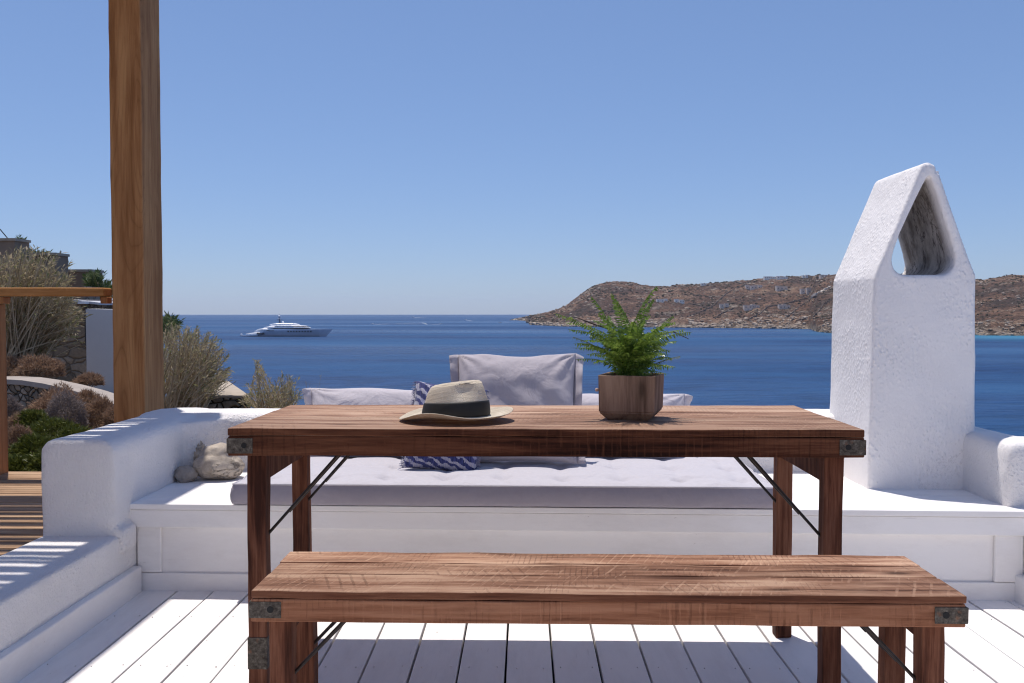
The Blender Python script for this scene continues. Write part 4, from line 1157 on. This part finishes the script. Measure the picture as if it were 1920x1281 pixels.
def small_boat(px, row, L, label, heading=1, dark=None):
    p = on(px, row, SEA); t = thing('motorboat', label, 'boat', p, 'small motorboats far out in the bay')
    s = heading; rings = []
    for a, b, h in ((-.5, .8, .9), (-.2, 1, .95), (.15, .95, 1.05), (.38, .6, 1.2), (.5, .06, 1.35)):
        x = a*L*s; B = b*L*.15; rings.append([Vector((x, -B*.5, -.3)), Vector((x, -B, h*L*.1)), Vector((x, B, h*L*.1)), Vector((x, B*.5, -.3))])
    bm = bmesh.new(); loft(bm, rings); bmesh.ops.recalc_face_normals(bm, faces=bm.faces); obj('hull', bm, dark or m_boatw, t, local=True)
    bm = bmesh.new(); q = lambda z, f: [(-.18*L*f*s, -.10*L*f, z), (.16*L*f*s, -.10*L*f, z), (.16*L*f*s, .10*L*f, z), (-.18*L*f*s, .10*L*f, z)]
    loft(bm, [[Vector(v) for v in q(L*.10, 1)], [Vector(v) for v in q(L*.2, .75)]]); bmesh.ops.recalc_face_normals(bm, faces=bm.faces); obj('cabin', bm, m_boatw, t, local=True)
    return p
def wake(pts):
    """foam trail lying on the water: list of (px,row,halfwidth m)"""
    vs = []; fs = []
    for i, (px, row, w) in enumerate(pts):
        p = on(px, row, SEA); vs += [(p.x, p.y-w*2.2, SEA+.05), (p.x, p.y+w*2.2, SEA+.05)]
        if i: a = 2*i-2; fs.append((a, a+2, a+3, a+1))
    return vs, fs
small_boat(775, 595.3, 14, 'small white motorboat nearest the horizon with a short wake', -1)
small_boat(699, 607.8, 7, 'small white motorboat leading a long wake right of the yacht', -1)
small_boat(826, 607.8, 7, 'small white motorboat with a short wake behind it, facing right', 1)
small_boat(873, 600, 8, 'faint white motorboat far out towards the headland', -1)
small_boat(938, 605.5, 7, 'tiny white motorboat just left of the headland tip', -1)
small_boat(1232, 629.5, 8, 'small blue and white boat seen through the fern', 1, plain('boat_blue', (.08, .12, .35), .4))
allv = []; allf = []
for pts in ([(777, 595.6, 8), (785, 595.8, 9), (792, 595.8, 6), (800, 595.8, 1)], [(700, 608, 1.5), (706, 608, 3), (725, 607.8, 2.2), (745, 607, 2), (770, 606.2, 2.5), (792, 605.6, 3), (797, 606.8, 3.0), (801, 608.8, .6)], [(808, 608.8, .6), (814, 608.6, 2.6), (825, 608, 2.2)], [(874, 600.2, 2), (882, 601.6, 3), (890, 602.6, .5)], [(939, 605.8, 1.2), (948, 605.9, 1.6), (960, 605.9, .3)]):
    v, f = wake(pts); n = len(allv); allv += v; allf += [tuple(i+n for i in q) for q in f]
o = quick(allv, allf, 'wake_foam', m_foam); tag(o, 'thin white foam trails behind the motorboats', 'foam', kind='stuff')

# ------------------------------------------------------------------ houses, walls and a road on the headland
m_hw = plain('house_white', (.93, .87, .79), .8, var=.08, scale=.5); m_hg = plain('house_stone', (.74, .62, .52), .9, var=.2, scale=.5); m_hd = plain('house_dark', (.04, .035, .035), .7)
def far_house(px, py, wpx, hpx, label, mat, blocks=3, seed=0):
    p = hill_hit(px, py+hpx*.5); s = p.y/FPX; r = random.Random(seed)
    t = thing('house', label, 'house', p, 'houses scattered over the headland')
    x = -wpx/2*s; bw = wpx*s/blocks
    for b in range(blocks):
        hh = hpx*s*r.uniform(.75, 1.05); dy = r.uniform(-3, 3); w = bw*r.uniform(.8, 1.02)
        bm = bmesh.new(); box(bm, x, x+w, dy-4, dy+5, -4, hh); wl_ = obj('wall', bm, mat, t, local=True)
        bm = bmesh.new(); box(bm, x-.15, x+w+.15, dy-4.15, dy+5.15, hh+.002, hh+.35); obj('roof', bm, mat, t, local=True)
        nw = 1 if w < 7 else 2
        for q in range(nw):
            bm = bmesh.new(); a = x+w*(q+.5)/nw; box(bm, a-.6, a+.6, dy-4.12, dy-3.9, hh*.25, hh*.25+min(1.6, hh*.42)); obj('window', bm, m_hd, wl_, local=True)
        x += bw
    return t
for a in ((1241, 564, 21, 6.5, 'bright white house left of the pair in the saddle above the fern', m_hw, 3, 1), (1273, 565, 18, 6, 'bright white house right of the pair in the saddle above the fern', m_hw, 2, 2),
          (1357, 573, 18, 7, 'grey stone house, leftmost of the lower row of three', m_hg, 2, 3), (1407, 575.5, 30, 7, 'long grey stone house, middle of the lower row of three', m_hg, 4, 4), (1468, 575.5, 20, 8, 'grey stone house, rightmost of the lower row of three', m_hg, 3, 5),
          (1411, 539, 30, 7, 'wide pale house on the upper slope, left of the upper row', m_hg, 4, 6), (1463, 540, 22, 8, 'pale house on the upper slope, middle of the upper row', m_hg, 3, 7), (1508, 546, 18, 9, 'pale house on the upper slope below the road, right of the upper row', m_hg, 2, 8)):
    far_house(*a)
def ridge_house(px, w, hpx, label, seed):
    p = hill_pt(px, .79); s = p.y/FPX; t = far_house(px, lerp_tab(TOP, px)+1.5, w, hpx, label, m_hw if seed % 2 else m_hg, max(2, int(w/7)), seed); 
ridge_house(1452, 44, 4, 'long low row house along the ridge line', 11); ridge_house(1540, 12, 4.5, 'small pale house on the ridge beside the chimney', 12); ridge_house(1506, 10, 5, 'small white house on the ridge above the upper row', 13); ridge_house(1318, 12, 3, 'tiny white house on the ridge above the fern', 15)
m_dry = plain('dry_stone', (.12, .088, .066), .95, var=.3, scale=.8); m_road = plain('pale_road', (.50, .44, .38), .9, var=.1, scale=.2)
def strip(name, pts, w, hgt, mat, label, cat, kind=None, group=None, sub=14):
    P = []
    for (a, b), (c, d) in zip(pts, pts[1:]):
        for i in range(sub): f = i/sub; P.append(hill_hit(a+(c-a)*f, b+(d-b)*f))
    P.append(hill_hit(*pts[-1])); bm = bmesh.new(); rings = []
    for i, p in enumerate(P):
        d = P[min(i+1, len(P)-1)]-P[max(0, i-1)]; d.z = 0; n = Vector((-d.y, d.x, 0)).normalized()*w if d.length > .01 else Vector((0, w, 0))
        rings.append([p-n+Vector((0, 0, -3)), p+n+Vector((0, 0, -3)), p+n+Vector((0, 0, hgt)), p-n+Vector((0, 0, hgt))])
    loft(bm, rings); bmesh.ops.recalc_face_normals(bm, faces=bm.faces); o = obj(name, bm, mat); base_at(o); tag(o, label, cat, group, kind)
for i, (pts, lb) in enumerate((([(1287, 595), (1312, 586), (1336, 574), (1347, 563), (1362, 550), (1402, 530)], 'dark dry-stone field wall climbing from the shore to the ridge'),
          ([(1402, 599), (1422, 590), (1436, 577), (1480, 568), (1520, 558)], 'dark dry-stone field wall passing behind the lower houses'),
          ([(1472, 596), (1488, 583), (1500, 573), (1512, 566)], 'short dark dry-stone field wall below the pale road'),
          ([(1340, 597), (1352, 588), (1375, 578)], 'short dark dry-stone field wall left of the long lower house'),
          ([(1522, 595), (1532, 585), (1540, 573), (1552, 564)], 'dark dry-stone field wall nearest the chimney'))):
    strip('field_wall', pts, .45, 1.0, m_dry, lb, 'stone wall', group='field walls on the headland')
strip('road', [(1552, 539), (1538, 547), (1526, 553), (1522, 557)], 3.5, .6, m_road, 'pale concrete track zigzagging down the headland', 'road', kind='structure')

# ------------------------------------------------------------------ left hillside: house, walls, bushes
m_st = stonewall('house_masonry', [(.19, .145, .10), (.28, .22, .16), (.40, .32, .245)], (.17, .135, .10), 2.6, 1.7, .04)
m_st2 = stonewall('retaining_masonry', [(.20, .16, .12), (.32, .26, .20), (.46, .38, .30)], (.035, .028, .02), 5.0, 1.6, .06)
m_cop = plain('coping', (.42, .35, .27), .9, var=.15, scale=6, bump=.01)
m_cap = plain('concrete_cap', (.36, .31, .27), .9, var=.14, scale=4, bump=.01)
m_rend = plain('brown_render', (.27, .20, .145), .9, var=.15, scale=3, bump=.01)
def bld(t, name, px0, px1, row_top, Y, zb, mat, depth, cop=True):
    x0 = at(px0, 600, Y).x; x1 = at(px1, 600, Y).x; zt = at(px0, row_top, Y).z
    bm = bmesh.new(); box(bm, x0, x1, Y, Y+depth, zb, zt)
    o = obj(name, bm, mat, t)
    if cop:
        bm = bmesh.new(); box(bm, x0-.06, x1+.06, Y-.06, Y+depth, zt+.002, zt+.09); obj('coping', bm, m_cop, t)
t = thing('stone_house', 'brown stepped stone house up on the hillside behind the reeds', 'house', (-17, 32, -1.2))
bld(t, 'block', -120, 30, 452, 30, -1.3, m_rend, .9); bld(t, 'block', -110, 105, 479, 31.0, -1.3, m_rend, .9); bld(t, 'block', 60, 172, 510, 32.5, -1.3, m_rend, .9)
bld(t, 'terrace_wall', -100, 158, 537, 26.5, -1.3, m_st, 1, False)
t = thing('stone_wall', 'tall rough stone wall in shade beside the white wall', 'stone wall', (-13, 24, -1.2))
bld(t, 'wall_face', -20, 163, 570, 24, -1.4, m_st, 2.0, False)
bm = bmesh.new(); a = at(-20, 566, 24); b = at(163, 570, 24); box(bm, a.x, b.x+.05, 23.9, 26, a.z-.05, a.z+.06); obj('coping', bm, m_cap, t)
t = thing('garden_wall', 'smooth white rendered wall standing left of the big post', 'wall', (-10.5, 22.5, -1.2))
x0 = at(161, 600, 22.5).x; x1 = at(268, 600, 22.5).x
bm = bmesh.new(); hexa(bm, [(x0, 22.5, -1.6), (x1, 22.7, -1.6), (x1, 23.2, -1.6), (x0, 23.2, -1.6)], [(x0, 22.5, at(161, 579, 22.5).z), (x1, 22.7, at(161, 582, 22.5).z), (x1, 23.2, at(161, 582, 22.5).z), (x0, 23.2, at(161, 579, 22.5).z)])
obj('wall_face', bm, plain('grey_white_render', (.74, .72, .70), .85, var=.05, scale=1.5), t)
t = thing('awning', 'pale flat roof slab poking out above the white wall', 'roof slab', (-10.6, 24.5, 1.2))
bm = bmesh.new(); a = at(158, 562, 24.3); b = at(206, 568, 24.3); hexa(bm, [(a.x, 23.7, a.z-.06), (b.x, 23.7, b.z-.06), (b.x, 26, b.z-.06), (a.x, 26, a.z-.06)], [(a.x, 23.7, a.z), (b.x, 23.7, b.z), (b.x, 26, b.z), (a.x, 26, a.z)]); obj('slab', bm, plain('slab_grey', (.5, .5, .52), .6), t)
bm = bmesh.new(); a = at(149, 567, 23.6); b = at(163, 567, 23.6); box(bm, a.x, b.x, 23.5, 23.8, a.z-.04, a.z); obj('bracket', bm, m_boatw, t)
bm = bmesh.new(); a = at(172, 572, 24.2); tube(bm, (a.x, 23.9, .2), (a.x, 23.9, a.z), .05); obj('prop', bm, m_hd, t)
# curved retaining wall
def retaining():
    t = thing('retaining_wall', 'low curved dry-stone retaining wall with pale concrete cap below the bushes', 'stone wall', (-7, 15.5, -.9))
    pts = [(-60, 699, 18.0), (0, 699, 17.5), (40, 701, 17.2), (80, 707, 16.8), (120, 716, 16.3), (160, 727, 15.7), (212, 745, 14.8), (260, 757, 14.0), (300, 762, 13.4), (334, 770, 12.8)]
    cap = []; face = []
    for px, row, Y in pts:
        p = at(px, row+12, Y-.25); n = Vector((.45, .9, 0)).normalized()
        q = p+n*.40; q.z = p.z+.03
        cap.append([p+Vector((0, 0, -.09)), p, q, q+Vector((0, 0, -.09))])
        f0 = p+n*.04; f1 = p+n*.36
        face.append([Vector((f0.x, f0.y, -1.3)), Vector((f0.x, f0.y, p.z-.092)), Vector((f1.x, f1.y, p.z-.092)), Vector((f1.x, f1.y, -1.3))])
    bm = bmesh.new(); loft(bm, cap); bmesh.ops.recalc_face_normals(bm, faces=bm.faces); obj('cap', bm, m_cap, t)
    bm = bmesh.new(); loft(bm, face); bmesh.ops.recalc_face_normals(bm, faces=bm.faces); obj('wall_face', bm, m_st2, t)
retaining()
def corner_wall():
    t = thing('stone_wall', 'square-ended stone wall with sunlit tan top right of the post', 'stone wall', (-4.0, 12, -.9))
    a = at(385, 735, 11.2); b = at(468, 741, 11.2); c = at(425, 713, 13.4); d = at(380, 716, 13.4)
    z = -.02
    a, b, c, d = on(378, 741, z), on(468, 741, z), on(428, 714, z), on(395, 713, z)
    lo = [(p.x, p.y, -1.6) for p in (a, b, c, d)]; bm = bmesh.new(); hexa(bm, lo, [(p.x, p.y, z-.04) for p in (a, b, c, d)]); obj('wall_face', bm, m_st2, t)
    bm = bmesh.new(); hexa(bm, [(p.x, p.y, z-.04) for p in (a, b, c, d)], [(p.x, p.y, z) for p in (a, b, c, d)]); bev(bm, .01, 1); obj('cap', bm, m_cop, t)
corner_wall()

def reed_bush(name, label, base_pts, tips, n, Ybase, mats, seed, stem_r=.011, leaf=.11, leafn=9, group=None, arch=.25, yspread=.8, bot=.25):
    """stems run from base pixels to tip pixels with real depth spread"""
    r = random.Random(seed); t = None
    vs = []; fs = []; lv = []; lf = []
    bm = bmesh.new(); bl = bmesh.new()
    for k in range(n):
        bp = base_pts[r.randrange(len(base_pts))]; i = r.randrange(len(tips)); tp = tips[i]
        Y0 = Ybase+r.uniform(-yspread, yspread); Y1 = Y0+r.uniform(-yspread, yspread)*.8
        a = at(bp[0]+r.gauss(0, bp[2]), bp[1]+r.uniform(-4, 10), Y0); b = at(tp[0]+r.gauss(0, tp[2]), tp[1]+abs(r.gauss(0, tp[3])), Y1)
        d = b-a; L = d.length; ctrl = a+d*.5+Vector((-d.x*arch*.5, 0, L*arch*.35))+Vector((r.gauss(0, .05), r.gauss(0, .05), 0))*L
        pts = [a*(1-u)**2+ctrl*2*u*(1-u)+b*u*u for u in (0, .2, .4, .6, .8, 1)]
        path_tube(bm, pts, [stem_r*(1-.75*u)*r.uniform(.7, 1.3) for u in (0, .2, .4, .6, .8, 1)], 3)
        m_ = int(leafn*r.uniform(.5, 1.4))
        for q in range(m_):
            u = bot+(1-bot)*r.random()**.8; f = u*5; j = min(4, int(f)); p = pts[j].lerp(pts[j+1], f-j); tan = (pts[j+1]-pts[j]).normalized()
            rd = Vector((r.gauss(0, 1), r.gauss(0, 1), r.gauss(0, .6))).normalized(); dr = (tan*r.uniform(.5, 1.1)+rd*.7).normalized(); l = leaf*r.uniform(.5, 1.3)
            w = dr.cross(rd).normalized()*l*r.uniform(.07, .13)
            q1 = p+dr*l*.5+Vector((0, 0, .0)); q2 = p+dr*l+Vector((0, 0, -l*.12))
            v = [bl.verts.new(x) for x in (p, q1-w, q2, q1+w)]; bl.faces.new(v)
    ctr = at(base_pts[0][0], base_pts[0][1], Ybase)
    t = thing(name, label, 'bush' if name != 'reeds' else 'reeds', ctr, group)
    obj('stems', bm, mats[0], t); obj('leaves', bl, mats[1], t)
m_stem = leafmat('dry_stem', [(.46, .35, .22), (.64, .51, .35), (.32, .24, .15), (.56, .44, .29)], .8, 0, .1)
m_reedl = leafmat('reed_leaf', [(.27, .26, .10), (.54, .43, .28), (.20, .22, .08), (.60, .49, .34), (.38, .33, .17)], .7, .35, .2)
m_grnl = leafmat('olive_leaf', [(.06, .10, .03), (.10, .14, .05), (.16, .18, .08)], .6, .25, .2)
m_brush = leafmat('brown_brush', [(.34, .21, .135), (.46, .30, .20), (.24, .15, .10), (.52, .37, .26)], .9, .25, .1)
m_greyb = leafmat('grey_brush', [(.27, .22, .205), (.36, .30, .28), (.20, .16, .15), (.42, .35, .31)], .9, .2, .1)
m_succ = leafmat('succulent', [(.085, .105, .016), (.13, .15, .024), (.17, .18, .04), (.065, .08, .018)], .45, .2, .3)
reed_bush('reeds', 'tall dry leaning reeds at the far left in front of the stone house', [(15, 705, 14), (-30, 700, 20), (40, 712, 10)],
          [(150, 575, 8, 14), (135, 600, 12, 16), (120, 560, 16, 20), (90, 520, 22, 26), (60, 500, 22, 28), (110, 520, 14, 26), (130, 545, 10, 20), (30, 520, 26, 40), (80, 470, 26, 40), (10, 560, 20, 40), (128, 500, 6, 30), (40, 465, 8, 30), (15, 470, 12, 24), (60, 462, 14, 24), (100, 478, 12, 24), (0, 480, 20, 30)], 720, 20, (m_stem, m_reedl), 3, .018, .15, 16, arch=.2)
reed_bush('reeds', 'bushy dry reeds filling the gap right of the big post', [(320, 790, 25), (350, 785, 18), (300, 790, 20)],
          [(425, 690, 5, 12), (415, 655, 6, 12), (400, 635, 8, 14), (385, 620, 8, 14), (365, 615, 10, 16), (345, 612, 10, 16), (325, 605, 8, 20), (405, 710, 10, 14), (395, 670, 14, 20), (350, 650, 20, 20)], 470, 11.5, (m_stem, m_reedl), 5, .0095, .070, 17, arch=.12)
reed_bush('reeds', 'sparse green-tipped reeds between stone wall and left cushion', [(495, 800, 14), (530, 800, 14), (515, 800, 20)],
          [(483, 672, 3, 8), (485, 690, 5, 14), (470, 715, 8, 14), (510, 705, 9, 14), (535, 695, 8, 14), (548, 710, 5, 14), (520, 725, 18, 14), (497, 720, 18, 16), (462, 740, 5, 8), (555, 735, 5, 8)], 230, 8.6, (m_stem, m_reedl), 8, .0050, .05, 13, arch=.05, yspread=.35)
reed_bush('reeds', 'few bare stalks sticking up behind the left cushion', [(590, 790, 4), (600, 790, 3)], [(603, 698, 1, 2), (577, 712, 2, 6), (594, 720, 5, 6)], 5, 7.2, (m_stem, m_reedl), 9, .003, .03, 4, arch=.05, yspread=.2)
reed_bush('bush', 'green leafy bush beside the stone house seen left of the post', [(185, 560, 8)], [(180, 510, 6, 8), (195, 530, 6, 8), (170, 520, 6, 10), (205, 540, 4, 6)], 70, 30, (m_stem, m_grnl), 12, .01, .25, 30, arch=.0, bot=.1)
reed_bush('bush', 'dark green bushes on top of the stepped stone house', [(40, 482, 8), (60, 484, 8)], [(40, 445, 3, 10), (55, 468, 12, 6), (80, 473, 10, 4), (30, 462, 4, 8)], 60, 31.5, (m_stem, m_grnl), 13, .01, .22, 22, arch=.0, bot=.15)
reed_bush('bush', 'green bush peeking just above the reeds right of the post', [(315, 640, 6)], [(318, 590, 5, 8), (328, 598, 5, 8), (308, 600, 5, 6)], 60, 17.0, (m_stem, m_grnl), 14, .008, .13, 22, arch=.0, bot=.1)

def dome(label, px, row, wpx, hpx, Y, mat, seed, n=5200, twig=.05, group='round dry bushes on the hillside', name='bush', wid=.10, cat='bush'):
    r = random.Random(seed); c = at(px, row, Y); s = Y/FPX; rx = wpx*s/2; rz = hpx*s
    bm = bmesh.new()
    off = Vector((seed*1.7, seed, 0))
    for k in range(n):
        d = Vector((r.gauss(0, 1), r.gauss(0, 1), abs(r.gauss(0, 1))*.9)).normalized()
        lump = 1+.28*noise.noise(d*2.2+off)+.12*noise.noise(d*6+off)
        f = lump*(r.uniform(.55, 1.0)**.5)
        p = Vector((d.x*rx*f, d.y*rx*f, d.z*rz*f)); q = (d+Vector((r.gauss(0, .5), r.gauss(0, .5), r.gauss(0, .5)))).normalized(); l = twig*r.uniform(.5, 1.4)
        w = q.cross(Vector((r.gauss(0, 1), r.gauss(0, 1), r.gauss(0, 1)))).normalized()*l*wid
        v = [bm.verts.new(x) for x in (p-w, p+w, p+q*l)]; bm.faces.new(v)
    t = thing(name, label, cat, c, group); obj('foliage', bm, mat, t, local=True)
    bm = bmesh.new()
    for k in range(26):
        d = Vector((r.gauss(0, 1), r.gauss(0, 1), abs(r.gauss(0, 1))+.3)).normalized(); tube(bm, (0, 0, -.15), Vector((d.x*rx*.7, d.y*rx*.7, d.z*rz*.7)), .008, .003, 3)
    obj('branches', bm, m_stem, t, local=True)
dome('big grey dome-shaped thorn bush below the retaining wall', 122, 800, 74, 62, 11.0, m_greyb, 1, 9500, .035)
dome('brown crest bush right behind the grey dome bush', 112, 785, 96, 60, 12.2, m_brush, 2, 7000, .05)
dome('brown bush against the retaining wall left of the post', 190, 800, 64, 52, 11.6, m_brush, 3, 6500, .045)
dome('dark brown round bush low beside the railing post', 34, 850, 46, 52, 9.2, m_brush, 4, 5500, .035)
dome('grey-brown bush under the wall cap at far left', 22, 790, 40, 42, 11.6, m_greyb, 5, 4500, .04)
dome('pale brown scrub between railing post and green plants', 42, 808, 50, 34, 10.6, m_brush, 6, 4500, .04)
dome('brown scrub row above the wall cap, left part', 75, 706, 84, 38, 18.2, m_brush, 7, 6500, .07)
dome('reddish scrub above the wall cap beside the white wall', 166, 722, 50, 20, 17.0, m_brush, 8, 4500, .06)
dome('dark scrub above the wall cap at far left edge', 20, 704, 60, 36, 18.6, m_brush, 9, 4500, .07)
dome('small grey tuft inside the green plants', 78, 822, 34, 22, 10.0, m_greyb, 10, 2500, .03)
dome('brown low scrub right below the post base', 230, 800, 70, 40, 11.2, m_brush, 17, 5000, .045)
dome('brown scrub under the wall at the post left side', 165, 770, 50, 36, 13.0, m_brush, 19, 4500, .05)
for i, (px, row, w, h_, Y) in enumerate(((100, 830, 110, 42, 9.6), (66, 865, 90, 46, 8.4), (140, 850, 80, 46, 9.0), (30, 890, 80, 30, 7.8), (60, 800, 60, 30, 10.6), (100, 880, 90, 34, 7.8))):
    dome(['bright green succulent patch in front of the grey dome bush', 'green succulent patch behind the walkway end, left', 'green succulent patch just beyond the rounded arm wall', 'green succulent patch at the foot of the railing post', 'green succulent clump left of the grey dome bush', 'green succulent patch low against the arm wall'][i], px, row, w, h_, Y, m_succ, 20+i, 5200, .045, 'green succulent patches on the hillside', 'succulent', .16, 'plant')
def tufts():
    bm = bmesh.new(); r = random.Random(44)
    for k in range(2600):
        Y = r.uniform(6, 20); px = r.uniform(-150, 330) if r.random() < .8 else r.uniform(330, 520); x = at(px, 600, Y).x; z = ground_z(x, Y)
        if Y > 9 and px > 330: continue
        for q in range(9):
            d = Vector((r.gauss(0, .5), r.gauss(0, .5), 1)).normalized()*r.uniform(.05, .2); b = Vector((x+r.gauss(0, .05), Y+r.gauss(0, .05), z-.01)); w = Vector((r.gauss(0, 1), r.gauss(0, 1), 0)).normalized()*.006
            v = [bm.verts.new(y) for y in (b-w, b+w, b+d)]; bm.faces.new(v)
    o = obj('dry_grass', bm, m_brush); tag(o, 'dry brown grass tufts over the hillside', 'grass', kind='stuff')
tufts()
# overhead cable at the far left
bm = bmesh.new(); path_tube(bm, [at(-60, 380, 27), at(0, 430, 29), at(16, 449, 30.2)], [.02]*3, 4); o = obj('overhead_cable', bm, m_rod); base_at(o); tag(o, 'thin dark cable coming down to the stone house roof', 'cable')
